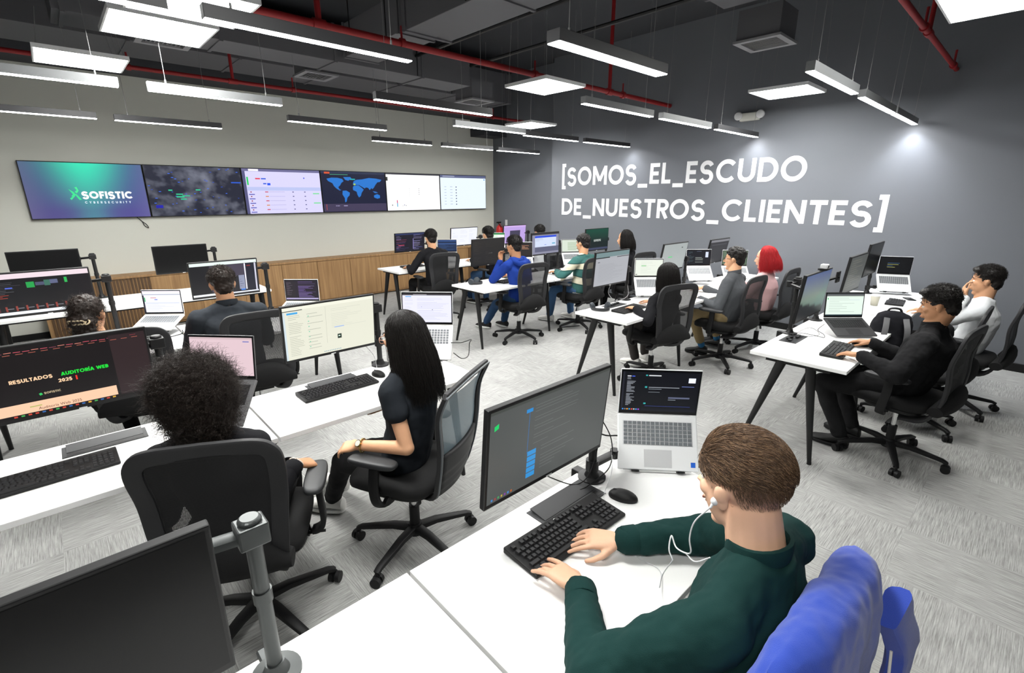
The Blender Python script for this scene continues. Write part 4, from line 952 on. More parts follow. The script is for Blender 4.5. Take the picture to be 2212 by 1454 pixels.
def shellhair(name, H, R, sc, m, parent, phi0=60, length=.0, prof=None, n=1200, r=.0011, wav=.004, seed=1, bulk=1.0, lift=(0, 0, 0), jitter=.25, fr_top=.75):
    """hair falling from the crown; prof(u)-> (radius scale, back offset) for the hanging part, length metres below the ears"""
    rg = np.random.default_rng(seed); N = 14
    ax = np.array([.103, .088, .098]) * sc * bulk; c = np.array([-.014, 0, .036]) * sc + np.array(lift)
    Rm = np.array(R); Hn = np.array(H)
    def pts(phi, s, f, L):
        th = np.minimum(s / fr_top, 1) * (PI / 2); k = np.maximum((s - fr_top) / (1 - fr_top), 0)
        rs, bo = prof(k) if prof else (1 + 0 * k, 0 * k)
        x = ax[0] * np.sin(th) * np.cos(phi) * rs * f - bo; y = ax[1] * np.sin(th) * np.sin(phi) * rs * f
        z = ax[2] * np.cos(th) * f
        loc = np.stack([x + c[0], y + c[1], z + c[2]], -1); w = loc @ Rm.T + Hn; w[..., 2] -= k * L
        return w
    if n:
        ph0 = math.radians(phi0); phi = rg.uniform(ph0, 2 * PI - ph0, n); s = np.linspace(.06, 1, N)[None, :]
        f = rg.uniform(.97, 1.05, n)[:, None]; L = length * (1 - jitter * rg.random(n)[:, None])
        php = phi[:, None] + .06 * np.sin(s * 6 + rg.uniform(0, 6, n)[:, None])
        # near the parting the hair starts at the top for every angle
        P = pts(php, s + 0 * php, f, L)
        P += wav * np.sin(s[..., None] * rg.uniform(5, 14, (n, 1, 1)) + rg.uniform(0, 6, (n, 1, 3))) * (s[..., None] ** 1.5)
        strands(name + '_strands' if False else 'hair', P, r, m, parent)
    mb = MB(); K = 34; rings = []
    for s in np.linspace(.02, 1, 16):
        outer = []; inner = []
        for j in range(K):
            phi = math.radians(phi0) + (2 * PI - 2 * math.radians(phi0)) * j / (K - 1)
            q = pts(np.array([phi]), np.array([s]), .975, length * (1 - jitter * .6))[0]; outer.append(V(q))
            q2 = pts(np.array([phi]), np.array([s]), .80, length * (1 - jitter * .6))[0]; inner.append(V(q2))
        rings.append(outer + inner[::-1])
    mb.loft(rings); return solid(mb, 'hair', m, parent, vox=.008, sm=3, disp=.006, tex=CURL)

def skull_strands(H, R, sc, m, parent, n, lenf, dirf, keep, r=.0007, N=5, seed=3, lift=.5, grow=0, ax=(.096, .078, .087), c=(-.010, 0, .034)):
    rg = np.random.default_rng(seed); ax = np.array(ax) * sc; c = np.array(c) * sc
    d = rg.normal(size=(n * 2, 3)); d /= np.linalg.norm(d, axis=1)[:, None]; p = d * ax + c
    k = keep(p / sc, rg); p = p[k][:n]; d = d[k][:n]; nrm = d / ax; nrm /= np.linalg.norm(nrm, axis=1)[:, None]
    L = lenf(p / sc, rg)[:, None, None] * sc; D = dirf(p / sc, nrm, rg); t = np.linspace(0, 1, N)[None, :, None]
    D = D / (np.linalg.norm(D, axis=1)[:, None] + 1e-9)
    D = D - nrm * np.minimum((D * nrm).sum(1), 9)[:, None] * .9; D /= np.linalg.norm(D, axis=1)[:, None] + 1e-9
    P = p[:, None, :] + (nrm[:, None, :] * np.sin(t * 1.4) * lift + D[:, None, :] * t) * L
    Q = (P - c) / ax; q = np.linalg.norm(Q, axis=2, keepdims=True); q2 = np.clip(q, 1.0, 1 + .35 * lift * (t + .15)); P = c + Q / q * q2 * ax
    if grow: P = c + (P - c) * (1 + grow * np.clip((P[..., 2:3] / sc - .015) / .085, 0, 1) ** .8)
    P = P @ np.array(R).T + np.array(H)
    return strands('hair', P, r, m, parent)
def coils(H, R, sc, m, parent, n, ax, c, L=.035, rad=.006, turns=2.5, r=.0009, seed=4, zmin=-9, xmax=9):
    rg = np.random.default_rng(seed); d = rg.normal(size=(n * 2, 3)); d /= np.linalg.norm(d, axis=1)[:, None]
    p = d * np.array(ax) * rg.uniform(.86, 1.0, (n * 2, 1)) + np.array(c); k = (p[:, 2] > zmin) & (p[:, 0] < xmax); p = p[k][:n]; d = d[k][:n]; n = len(p)
    u = np.cross(d, rg.normal(size=d.shape)); u /= np.linalg.norm(u, axis=1)[:, None]; v = np.cross(d, u); N = 16; t = np.linspace(0, 1, N)[None, :, None]
    ph = rg.uniform(0, 6, (n, 1, 1)); A = t * turns * 2 * PI + ph
    bend = rg.normal(size=(n, 1, 3)) * .5
    P = p[:, None] + d[:, None] * t * L * rg.uniform(.5, 1.15, (n, 1, 1)) + bend * L * t * t + rad * (np.cos(A) * u[:, None] + np.sin(A) * v[:, None])
    P = (P * sc) @ np.array(R).T + np.array(H); return strands('hair', P, r, m, parent)

def shoe(parent, ankle, toe_dir, m, sole, k=0):
    d = V((toe_dir[0], toe_dir[1], 0)).normalized(); a = V(ankle); l = V((-d.y, d.x, 0)); g = a.z - .09
    mb = MB()
    def ring(f, w_, h, z0=.012): 
        c = a + d * f; return [V((c.x + l.x * w_ * math.cos(t), c.y + l.y * w_ * math.cos(t), g + z0 + (h - z0) * (.5 + .5 * math.sin(t)))) for t in [2 * PI * i / 14 for i in range(14)]]
    mb.loft([ring(-.07, .018, .05), ring(-.062, .032, .085), ring(-.03, .037, .105), ring(.02, .040, .098), ring(.07, .044, .07), ring(.12, .046, .058), ring(.16, .040, .048), ring(.185, .022, .035)])
    s = mb.build('shoe', m, parent, smooth=True)
    mb = MB(); o = []
    for t in [2 * PI * i / 20 for i in range(20)]: o.append((a + d * (.06 + .130 * math.cos(t)) + l * .047 * math.copysign(abs(math.sin(t)) ** .7, math.sin(t)), t))
    mb.loft([[V((p.x, p.y, g)) for p, t in o], [V((p.x, p.y, g + .022)) for p, t in o]]); mb.build('sole', sole, s, bevel=.004)

def person(label, head, hyaw, hpitch, pel, face, skin, shirt, pants, wL=None, wR=None, fL=None, fR=None, hair=None, shoes=None, sole=None,
           sleeve='long', sc=1.0, sw=.185, girth=1.0, handL=None, handR=None, elL=None, elR=None, vox=.008, collar=None, curl=.55, folds=.012, socks=None, eyes=True, glasses=None, hsc=1.0, sh_z=None, sh_off=(0, 0), group=None, scl=.222):
    fa = math.radians(face); d = V((math.cos(fa), math.sin(fa), 0)); l = V((-d.y, d.x, 0)); up = V((0, 0, 1))
    H = V(head); P = V((pel[0], pel[1], .545))
    t = thing('person', label, 'person', (P.x, P.y, 0), group=group)
    t0 = V(t.location)
    R = Rz(math.radians(hyaw)) @ Ry(math.radians(hpitch))
    S = V((H.x, H.y, 0)) * .8 + V((P.x, P.y, 0)) * .2 - d * .025 + V((sh_off[0], sh_off[1], sh_z or (H.z - scl * sc)))
    NB = S + up * .07 + d * .01
    hl = P + l * .085 * sc; hr = P - l * .085 * sc
    sL = S + l * sw * sc; sR = S - l * sw * sc
    ua, fo = .285 * sc, .255 * sc
    tgt = {}
    for nm, s_, w, hint in (('L', sL, wL, elL), ('R', sR, wR, elR)):
        sd = 1 if nm == 'L' else -1
        if w is None: w = P + d * .30 + l * .17 * sd + up * .12
        hint = V(hint) if hint else (-up * 1.0 + l * sd * .45 - d * .35)
        e, w2 = ik(s_, w, ua, fo, hint); tgt[nm] = (s_, e, w2)
    th_, sh_ = .43 * sc, .42 * sc; leg = {}
    for nm, h_, f in (('L', hl, fL), ('R', hr, fR)):
        sd = 1 if nm == 'L' else -1
        if f is None: f = (P + d * .46 + l * .12 * sd); f = V((f.x, f.y, .10))
        f = V(f); k, f2 = ik(h_, f, th_, sh_, d * .6 + up * 1.0 + l * sd * .15); leg[nm] = (h_, k, f2)
    # ---- body
    b = MB(); head_parts(b, H, R, hsc, NB)
    def tring(c, a_, b_): return [c - t0 * 0 + l * (a_ * math.cos(q)) + d * (b_ * math.sin(q)) for q in [2 * PI * i / 20 for i in range(20)]]
    def spine(u): # 0 pelvis .. 1 shoulders
        return P.lerp(S, u) - d * (.03 * math.sin(u * PI))
    g = girth
    def torso(mb, inf):
        mb.loft([tring(P - up * .07, .10 * g + inf, .08 * g + inf), tring(P - up * .02, (.155) * g + inf, .115 * g + inf), tring(spine(.22), .150 * g + inf, .112 * g + inf), tring(spine(.45), .142 * g + inf, .108 * g + inf), tring(spine(.68), .155 * g + inf, .112 * g + inf), tring(spine(.86), (sw - .01) * sc * .95 + inf, .105 * g + inf), tring(spine(.97), (sw - .02) * sc + inf, .082 * g + inf), tring(S + up * .035, (sw - .06) * sc + inf, .064 + inf), tring(S + up * .075, .068 + inf, .058 + inf)])
    torso(b, -.008)
    for nm in 'LR':
        s_, e, w = tgt[nm]; sd = 1 if nm == 'L' else -1
        b.cap(s_, e, .048 * sc * g, .038 * sc * g, 14); b.cap(e, w, .040 * sc * g, .026 * sc, 14)
        hv = (handL if nm == 'L' else handR) or {}
        hand(b, w, hv.get('f', d * .95 - up * .12), hv.get('n', up), sd, hv.get('curl', curl), hv.get('spread', 1), .96 * sc, hv.get('curls'))
        h_, k, f = leg[nm]; b.cap(h_, k, .075 * sc, .05 * sc, 12); b.cap(k, f, .047 * sc, .032 * sc, 12); b.cap(f, f + V((d.x, d.y, 0)) * .06 - up * .05, .026, .018)
    b.v = [tuple(V(v) - t0) for v in b.v]
    bo = solid(b, 'body', skin, t, vox=vox, sm=4 if vox > .005 else 3, sf=.4)
    def sub(mb): mb.v = [tuple(V(v) - t0) for v in mb.v]; return mb
    # ---- shirt
    m = MB(); torso(m, .014)
    for nm in 'LR':
        s_, e, w = tgt[nm]
        m.cap(s_ - up * .004, e if sleeve != 'short' else s_.lerp(e, .36), .064 * sc * g, .056 * sc * g if sleeve != 'short' else .062 * sc, 16)
        if sleeve == 'long': m.cap(e, e.lerp(w, .93), .055 * sc * g, .040 * sc, 16)
        m.cap(S + up * .052 + (s_ - S) * .12, s_ - up * .004, .060, .060 * sc, 14)
    solid(sub(m), 'shirt', shirt, t, vox=max(vox, .006), sm=7, disp=folds)
    if sleeve == 'long':
        for nm in 'LR':
            s_, e, w = tgt[nm]; m = MB(); u = (w - e).normalized()
            m.tube([w - u * .055, w - u * .05, w - u * .010, w - u * .006], [.040 * sc, .0425 * sc, .0405 * sc, .0375 * sc], 18); sub(m).build('cuff', shirt, t, smooth=True)
    if collar is not None:
        m = MB(); rr = .066
        c0 = NB + up * .0; pts = [c0 + l * rr * math.cos(q) + d * (rr * .95 * math.sin(q) - .004) + up * (.018 - .016 * math.sin(q)) for q in [2 * PI * i / 24 + PI / 2 + .25 for i in range(23)]]
        m.tube(pts, 1, 12, flat=(.042, .014, (0, 0, 1)) if False else (.012, .046, (0, 0, 1))); sub(m).build('collar', collar, t, smooth=True)
    # ---- trousers
    m = MB(); m.loft([tring(P - up * .085, .13 * g, .10 * g), tring(P - up * .04, .160 * g, .124 * g), tring(P + up * .04, .148 * g, .112 * g), tring(P + up * .09, .13 * g, .10 * g)])
    for nm in 'LR':
        h_, k, f = leg[nm]; m.cap(h_, k, .092 * sc * g, .064 * sc, 16); m.cap(k, k.lerp(f, .80 if socks else .97), .063 * sc, .052 * sc, 16)
    solid(sub(m), 'trousers', pants, t, vox=max(vox, .009), sm=6, disp=folds * .9)
    if socks:
        for nm in 'LR':
            h_, k, f = leg[nm]; m = MB(); m.cap(k.lerp(f, .82), f, .040, .036, 12); sub(m).build('sock', socks, t, smooth=True)
    for nm in 'LR':
        h_, k, f = leg[nm]; sd = 1 if nm == 'L' else -1; td = V((d.x, d.y, 0)) + l * .15 * sd
        shoe(t, f - t0, td, shoes or BLACK, sole or BLACK)
    # ---- face details
    if eyes:
        for s in (-1, 1):
            m = MB(); q = H + R @ (V((.0735, s * .030, .006)) * hsc); m.ell(q, (.0105, .0125, .0075), None, 12, 8); ee = sub(m).build('eye', mat('eye_white', (.7, .68, .65), .3), t, smooth=True)
            m = MB(); m.ell(H + R @ (V((.0818, s * .030, .0060)) * hsc), (.0040, .0058, .0058), R, 10, 6); m.v = [tuple(V(v) - t0) for v in m.v]; m.build('iris', mat('iris_dark', (.02, .012, .008), .2), ee, smooth=True)
            m = MB(); m.tube([tuple(H + R @ (V(v) * hsc)) for v in ((.087, s * .014, .033), (.086, s * .032, .037), (.076, s * .048, .032))], [.0032, .0035, .002], 8); sub(m).build('eyebrow', hair[1] if hair else BLACK, t, smooth=True)
        m = MB(); m.ell(H + R @ (V((.0985, 0, -.057)) * hsc), (.005, .019, .0065), R, 14, 8); sub(m).build('lips', mat('lips', (.36, .14, .11), .5), t, smooth=True)
    if glasses:
        m = MB()
        for s in (-1, 1):
            pts = [H + R @ V((.098, s * .032 + .023 * math.copysign(abs(math.cos(a)) ** .7, math.cos(a)), .004 + .017 * math.copysign(abs(math.sin(a)) ** .7, math.sin(a)))) for a in [2 * PI * i / 16 for i in range(16)]]
            m.tube(pts, .0019, 6, closed=True); m.tube([H + R @ V((.096, s * .054, .008)), H + R @ V((.02, s * .080, .010)), H + R @ V((-.02, s * .079, -.004))], .0018, 6)
        m.tube([H + R @ V((.099, -.01, .008)), H + R @ V((.101, 0, .01)), H + R @ V((.099, .01, .008))], .0018, 6)
        sub(m).build('glasses', glasses, t, smooth=True)
    # ---- hair
    ctx = dict(H=H - t0, R=R, t=t, d=d, l=l, tgt=tgt, t0=t0, S=S, NB=NB)
    if hair: hair[0](ctx, hair[1], hsc)
    return t, ctx
def cap_mb(H, R, sc, parts):
    m = MB()
    for c, r in parts: m.ell(H + R @ (V(c) * sc), [k * sc for k in r], R, 20, 14)
    return m
CAPS = [((-.020, 0, .046), (.097, .083, .086)), ((-.055, 0, -.012), (.050, .066, .065))]
def hair_short(c, m, sc):
    mb = cap_mb(c['H'], c['R'], sc, CAPS + [((.050, 0, .098), (.042, .055, .026))])
    solid(mb, 'hair', m, c['t'], vox=.006, sm=3, disp=.012, tex=CURL)
    skull_strands(c['H'], c['R'], sc, m, c['t'], 2200, lambda p, g: .012 + .020 * g.random(len(p)) * (p[:, 2] > .05), lambda p, n, g: np.stack([-.3 + 0 * n[:, 0], n[:, 1] * .5, .5 + 0 * n[:, 2]], 1) + g.normal(size=n.shape) * .5,
                  lambda p, g: (p[:, 2] > .02 + .45 * np.maximum(p[:, 0] - .02, 0)) & (p[:, 0] < .075), r=.0011, ax=(.103, .086, .098))
def hair_curly(c, m, sc):
    mb = cap_mb(c['H'], c['R'], sc, CAPS); rg = random.Random(5)
    for _ in range(150):
        a = rg.uniform(0, 2 * PI); z = rg.uniform(.15, 1); q = math.sqrt(1 - z * z)
        p = V((-.012 + .098 * q * math.cos(a), .085 * q * math.sin(a), .042 + .088 * z))
        if p.x > .065: continue
        mb.ell(c['H'] + c['R'] @ (p * sc), [rg.uniform(.010, .016)] * 3, None, 8, 6)
    solid(mb, 'hair', m, c['t'], vox=.005, sm=2, disp=.010, tex=CURL)
def long_prof(a, b, c_=0):
    return lambda k: (1 + a * k + c_ * np.sin(k * 3.1), b * k)
def hair_long(L, n=1300, a=.15, b=.035, phi0=62, r=.0012, bulk=1.03, wav=.006):
    def f(c, m, sc): shellhair('hair', c['H'], c['R'], sc, m, c['t'], phi0=phi0, length=L, prof=long_prof(a, b, .12), n=n, r=r, wav=wav, bulk=bulk)
    return f
def hair_bun(c, m, sc):
    mb = cap_mb(c['H'], c['R'], sc, CAPS + [((-.085, 0, -.03), (.055, .07, .06)), ((-.07, .0, -.09), (.05, .06, .06))])
    solid(mb, 'hair', m, c['t'], vox=.006, sm=2, disp=.02, tex=CURL)
    coils(c['H'], c['R'], sc, m, c['t'], 1300, (.105, .09, .095), (-.025, 0, .035), L=.018, rad=.004, turns=1.5, r=.0009, zmin=-.09, xmax=.05)
    coils(c['H'], c['R'], sc, m, c['t'], 500, (.06, .075, .08), (-.08, 0, -.06), L=.025, rad=.005, turns=1.6, r=.0009)
    cm = MB(); H, R = c['H'], c['R']
    for s in (-1, 1):
        for k in range(4):
            q = [H + R @ V((-.128 - .012 * math.cos(a), -.01 + s * .012 + .013 * math.sin(a) + .02 * (k - 1.5), -.030 + .012 * math.cos(a) * s)) for a in [2 * PI * i / 10 for i in range(10)]]
            cm.tube(q, .0045, 6, closed=True)
    cm.build('hair_clip', mat('tortoise_clip', (.42, .34, .22), .3), c['t'], smooth=True)
def hair_afro(c, m, sc):
    A, C_ = (.118, .126, .120), (-.03, 0, .045)
    mb = cap_mb(c['H'], c['R'], sc, [(C_, (.108, .116, .108)), ((-.06, 0, -.04), (.08, .105, .09))]); rg = random.Random(8)
    solid(mb, 'hair', m, c['t'], vox=.008, sm=1, disp=.03, tex=CURL)
    coils(c['H'], c['R'], sc, m, c['t'], 9000, A, C_, L=.034, rad=.0055, turns=2.4, r=.00085, seed=11, xmax=.06)
    coils(c['H'], c['R'], sc, m, c['t'], 3500, (.09, .112, .105), (-.06, 0, -.045), L=.034, rad=.0055, turns=2.4, r=.00085, seed=12, xmax=.02)
def hair_crop(c, m, sc):
    """short faded sides, longer combed top"""
    H, R, t = c['H'], c['R'], c['t']
    fade = hairmat('brown_fade', (.15, .085, .048), .6)
    mb = cap_mb(H, R, sc, [((-.014, 0, .064), (.088, .070, .060)), ((.036, 0, .088), (.040, .052, .034))])
    solid(mb, 'hair', m, t, vox=.004, sm=4, disp=.006, tex=CURL)
    line = lambda p: -.050 + .075 * np.clip((p[:, 0] + .03) / .09, 0, 1.2)
    notear = lambda p: ~((np.abs(p[:, 1]) > .055) & (p[:, 0] > -.034) & (p[:, 0] < .022) & (p[:, 2] < .026))
    down = lambda p, n, g: np.stack([-.35 + 0 * n[:, 0], 0 * n[:, 1], -.8 + 0 * n[:, 2]], 1) + g.normal(size=n.shape) * .15
    skull_strands(H, R, sc, fade, t, 9000, lambda p, g: np.clip(.003 + .010 * (p[:, 2] - line(p)) / .09, .0025, .010), down,
                  lambda p, g: (p[:, 2] > line(p)) & (p[:, 0] < .066) & notear(p) & (g.random(len(p)) < np.clip(((p[:, 2] - line(p)) / .085) ** 1.4, .02, 1)), r=.00042, N=3, seed=21, lift=.5)
    skull_strands(H, R, sc, m, t, 9000, lambda p, g: .010 + 0 * p[:, 0], down,
                  lambda p, g: (p[:, 2] > line(p) + .045) & (p[:, 0] < .066) & notear(p) & (g.random(len(p)) < np.clip((p[:, 2] - line(p) - .045) / .05, 0, 1)), r=.0006, N=3, seed=23, lift=.5)
    for sd, mm in ((22, m), (24, hairmat('brown_light', (.27, .165, .095), .42)), (25, m)):
        skull_strands(H, R, sc, mm, t, 4200, lambda p, g: (.014 + .026 * g.random(len(p))) * np.clip((p[:, 2] - .01) / .07, .3, 1), lambda p, n, g: np.stack([-1.0 + 0 * n[:, 0], -.35 + .30 * np.sin(p[:, 0] * 70 + p[:, 1] * 45), -.35 + 0 * n[:, 2]], 1) + g.normal(size=n.shape) * .14,
                  lambda p, g: (p[:, 2] > .022 + .03 * g.random(len(p)) - .02 * np.maximum(p[:, 0], 0)) & (p[:, 0] < .084), r=.0009, N=7, seed=sd, ax=(.0975, .0785, .088), c=(-.010, 0, .035), lift=.22, grow=.11)

BLK = hairmat('black', (.010, .008, .007)); BRN = hairmat('brown', (.095, .055, .032), .5); DBR = hairmat('dark_brown', (.020, .013, .010)); REDH = hairmat('red', (.50, .022, .028), .5)
SK1 = skinmat('fair', (.80, .48, .32)); SK2 = skinmat('tan', (.70, .38, .22)); SK3 = skinmat('brown', (.50, .25, .13)); SK4 = skinmat('warm', (.60, .32, .18))
JEANS = cloth('blue_jeans', (.06, .13, .26)); DENIM = cloth('dark_jeans', (.025, .06, .13)); KHAKI = cloth('khaki', (.36, .27, .14)); BLKC = cloth('black', (.010, .010, .012)); BLKP = cloth('black_trousers', (.014, .014, .015))
GREEN = cloth('forest_green', (.009, .038, .035), 0); GREYS = cloth('grey_shirt', (.085, .09, .098)); BLUEH = cloth('blue_hoodie', (.010, .035, .22)); WHT = cloth('white', (.78, .80, .82)); PINK = cloth('pale_pink', (.66, .42, .42))
DKB = cloth('dark_slate', (.024, .028, .034)); TEE = cloth('charcoal_tee', (.016, .019, .024))
WSH = mat('white_shoe', (.72, .71, .68), .6); WSO = mat('white_sole', (.75, .75, .73), .6)
def striped():
    m = bpy.data.materials.new('cloth_green_cream_bands'); m.use_nodes = True; nt = m.node_tree; N = nt.nodes; L = nt.links; b = N['Principled BSDF']; b.inputs['Roughness'].default_value = .9
    tc = N.new('ShaderNodeTexCoord'); w = N.new('ShaderNodeTexWave'); w.inputs['Scale'].default_value = 1.55; w.inputs['Distortion'].default_value = 2.2; w.inputs['Detail Scale'].default_value = 1.2; w.bands_direction = 'Z'
    w.inputs['Phase Offset'].default_value = 1.0
    L.new(tc.outputs['Object'], w.inputs[0]); cr = N.new('ShaderNodeValToRGB'); cr.color_ramp.interpolation = 'CONSTANT'; e = cr.color_ramp.elements
    e[0].position = 0; e[0].color = (.03, .12, .11, 1); e[1].position = .62; e[1].color = (.62, .58, .44, 1); x = e.new(.4); x.color = (.010, .055, .05, 1)
    L.new(w.outputs[0], cr.inputs[0]); L.new(cr.outputs[0], b.inputs['Base Color']); return m
STRI = striped()
Z = lambda *a: V(a)

# 1 man in green, foreground
chair(8.245, -6.2, 177, 'office chair of the man in green, blue jacket hung over its back', base=20)
p1, c1 = person('seated man in a dark green shirt typing, short brown hair, white earphones', (8.325, -6.150, 1.172), 166, 12, (8.28, -6.19), 180, SK1, GREEN, DENIM,
    wL=(8.02, -6.345, .795), wR=(7.985, -6.108, .790), hair=(hair_crop, BRN), shoes=BLACK, vox=.004, collar=GREEN, folds=.022, sw=.185, girth=1.04, sh_z=.965, sh_off=(.05, -.01), hsc=1.03, sc=1.04,
    handL=dict(f=(-.98, .0, -.08), n=(0, .12, 1), curls=(.30, .52, .60, .30), spread=1.5), handR=dict(f=(-.80, -.60, -.08), n=(.05, -.1, 1), curls=(.30, .50, .6, .65), spread=1.3),
    elL=(0, -.9, -.35), elR=(0, .9, -.35))
# 2 long-haired woman
def chair_grey(x, y, facing, label, base):
    t = chair(x, y, facing, label, base=base, arms=False, style='g')
    side = [(-.05, -.10, .40), (-.20, -.15, .43), (-.25, -.185, .55), (-.275, -.20, .70), (-.285, -.222, .88), (-.325, -.232, .985), (-.33, -.21, 1.0), (-.33, 0, 1.005)]
    path = crv(side, 5); path = path[:-1] + [V((p.x, -p.y, p.z)) for p in reversed(path)]
    m = MB(); m.tube(path, 1, 14, flat=(.034, .022, (1, 0, .15))); m.build('back_frame', FRAMEG, t, smooth=True)
    m = MB(); m.tube([V((p.x - .012, p.y * 1.045, p.z)) for p in path], 1, 8, flat=(.008, .012, (1, 0, .15))); m.build('back_trim', TRIM, t, smooth=True)
    def surf(z0, z1, inset, dx=0, nz=14, ny=10, bulge=.02):
        vs = []
        for i in range(nz + 1):
            z = z0 + (z1 - z0) * i / nz; q = min(path[:len(path) // 2], key=lambda p: abs(p.z - z) + (10 if p.x > -.2 else 0)); hw = abs(q.y) - inset
            for j in range(ny + 1):
                yy = -hw + 2 * hw * j / ny; vs.append((q.x + dx - bulge * (1 - (yy / hw) ** 2), yy, z))
        return vs, [(i * (ny + 1) + j, i * (ny + 1) + j + 1, (i + 1) * (ny + 1) + j + 1, (i + 1) * (ny + 1) + j) for i in range(nz) for j in range(ny)]
    m = MB(); m.add(*surf(.60, .985, .012)); m.build('back_mesh', MESHG, t, smooth=True)
    m = MB(); m.add(*surf(.44, .68, .0, -.01, bulge=.03)); o = m.build('back_shell', FRAMEG, t, smooth=True); s_ = o.modifiers.new('thick', 'SOLIDIFY'); s_.thickness = .02
    for s in (-1, 1):
        m = MB(); m.tube(crv([(.0, s * .18, .41), (.02, s * .27, .42), (.03, s * .29, .50), (.02, s * .285, .63)], 5), 1, 10, flat=(.05, .022, (0, 1, 0))); a = m.build('armrest', BLACK, t, smooth=True)
        m = MB(); pad(m, .08, .25, .026, (.03, s * .28, .65), e=.6, dome=.003); m.build('arm_pad', DARKG, a, smooth=True)
    return t
chair_grey(6.71, -6.09, 209, 'office chair with grey-blue mesh back of the long-haired woman', 12)
p2, c2 = person('seated woman with very long black hair, dark t-shirt and gold watch', (6.70, -6.085, 1.16), 200, 10, (6.70, -6.12), 207, SK2, TEE, BLKP,
    wL=(6.70, -6.355, .69), wR=(6.42, -6.05, .70), fL=(6.14, -6.30, .10), fR=(6.00, -6.20, .14), hair=(hair_long(.36, 3600, .18, .07, 74, .0011, 1.0, .013), BLK), shoes=WSH, sole=WSO, sleeve='short', sw=.165, girth=.92, sc=.95, vox=.006, scl=.22,
    handL=dict(f=(-.75, -.5, -.25), n=(-.1, -.5, .9), curl=.9), elL=(.5, .1, -1), glasses=mat('rose_frame', (.45, .25, .18), .3, .4), folds=.012)
# 3 curly-haired woman
chair(6.66, -6.85, 152, 'office chair at the lower left holding the woman with big curly hair', base=8)
p3, c3 = person('seated woman seen from behind with big curly black hair and black blouse', (6.665, -6.945, 1.09), 178, 6, (6.66, -6.85), 158, SK3, BLKC, BLKP,
    wL=(6.38, -6.98, .70), wR=(6.70, -6.64, .71), hair=(hair_afro, DBR), shoes=BLACK, elL=(.2, -.3, -1), elR=(.2, .1, -1), sw=.165, sc=.95, vox=.007, girth=.98,
    handR=dict(f=(-.15, .8, -.35), n=(.1, .4, .85), curl=.9), eyes=False)
# 4 man in dark shirt
chair(4.72, -6.25, 176, 'office chair behind the dark-shirted man at the beige monitor', base=30, arms=True)
person('seated man in a dark slate shirt with thinning hair, seen from behind', (4.66, -6.38, 1.185), 176, 10, (4.70, -6.36), 180, SK4, DKB, BLKP, wL=(4.35, -6.55, .77), wR=(4.35, -6.20, .77), hair=(hair_short, DBR), sw=.20, girth=1.12, collar=DKB, eyes=False)
# 5 woman with clip
chair(4.66, -6.95, 165, 'office chair of the woman with the hair clip', base=10)
p5, c5 = person('seated woman with a hair clip, dark curls and a red dotted sleeve', (4.72, -7.15, 1.095), 150, 6, (4.74, -7.10), 160, SK4, cloth('dark_top', (.02, .014, .012)), BLKP, wL=(4.38, -7.3, .77), wR=(4.30, -6.98, .79), hair=(hair_bun, DBR), sw=.17, sc=.95, elR=(.9, .5, -.9), sleeve='short')

# right group --------------------------------------------------------
chair(2.64, -3.14, 172, 'office chair of the man in the black jacket by the oak sideboard', base=15)
person('seated man in a black jacket with dark hair at the purple code monitor', (2.56, -3.16, 1.20), 170, 6, (2.62, -3.14), 178, SK2, BLKC, BLKP, wL=(2.33, -3.42, .78), wR=(2.30, -3.0, .78), hair=(hair_short, BLK), sw=.19, shoes=WSH, sole=WSO, fL=(2.15, -3.28, .1), elL=(.3, -.6, -.6), vox=.009)
chair(2.72, -1.98, 176, 'office chair behind the dark monitor in the sideboard row', base=40)
person('seated man with only dark hair showing beyond the plain white monitor', (2.56, -2.06, 1.195), 178, 4, (2.68, -2.0), 180, SK2, BLKC, JEANS, wL=(2.3, -2.2, .78), wR=(2.3, -1.8, .78), hair=(hair_short, BLK), fL=(2.22, -2.08, .1), fR=(2.3, -1.9, .1), sole=WSO, vox=.009)
chair(2.80, -.98, 176, 'office chair farthest in the sideboard row, near the dark wall', base=10)
person('seated person far back, dark hair top just over the blue-bar monitor', (2.72, -1.02, 1.185), 170, 4, (2.76, -1.0), 180, SK2, WHT, BLKP, wL=(2.45, -1.25, .95), wR=(2.4, -.8, .78), hair=(hair_short, BLK), vox=.009, handL=dict(f=(-.2, 0, 1), n=(-1, 0, 0)))
chair(4.28, -3.0, 176, 'office chair of the man in the blue hoodie', base=36)
pb, cb = person('seated man in a royal blue hoodie resting his chin on a hand, jeans, sneakers', (4.22, -3.03, 1.20), 188, 6, (4.28, -2.99), 184, SK3, BLUEH, DENIM, wL=(4.11, -3.16, 1.02), wR=(3.98, -2.85, .80), hair=(hair_short, BLK), sw=.18, sole=WSO, fL=(3.60, -2.98, .1), fR=(3.72, -2.75, .1), elL=(-.15, -.4, -1), handL=dict(f=(-.15, .2, 1), n=(-1, 0, .1), curl=1.2), vox=.008, glasses=mat('silver_frame', (.6, .6, .62), .3, .8))
m = MB(); H_, R_ = cb['S'] - cb['t0'], Rz(0)
q = [cb['NB'] - cb['t0'] + V((.085 * math.cos(a) + .045, .095 * math.sin(a), -.005 - .055 * max(0, math.cos(a)))) for a in [2 * PI * i / 24 for i in range(24)]]
m.tube(q, .034, 12, closed=True); m.ell(cb['NB'] - cb['t0'] + V((.115, 0, -.06)), (.05, .09, .05)); solid(m, 'hood', BLUEH, pb, vox=.008, sm=5, disp=.012)
chair(4.46, -2.02, 178, 'office chair of the man in the green and cream sweater', base=12)
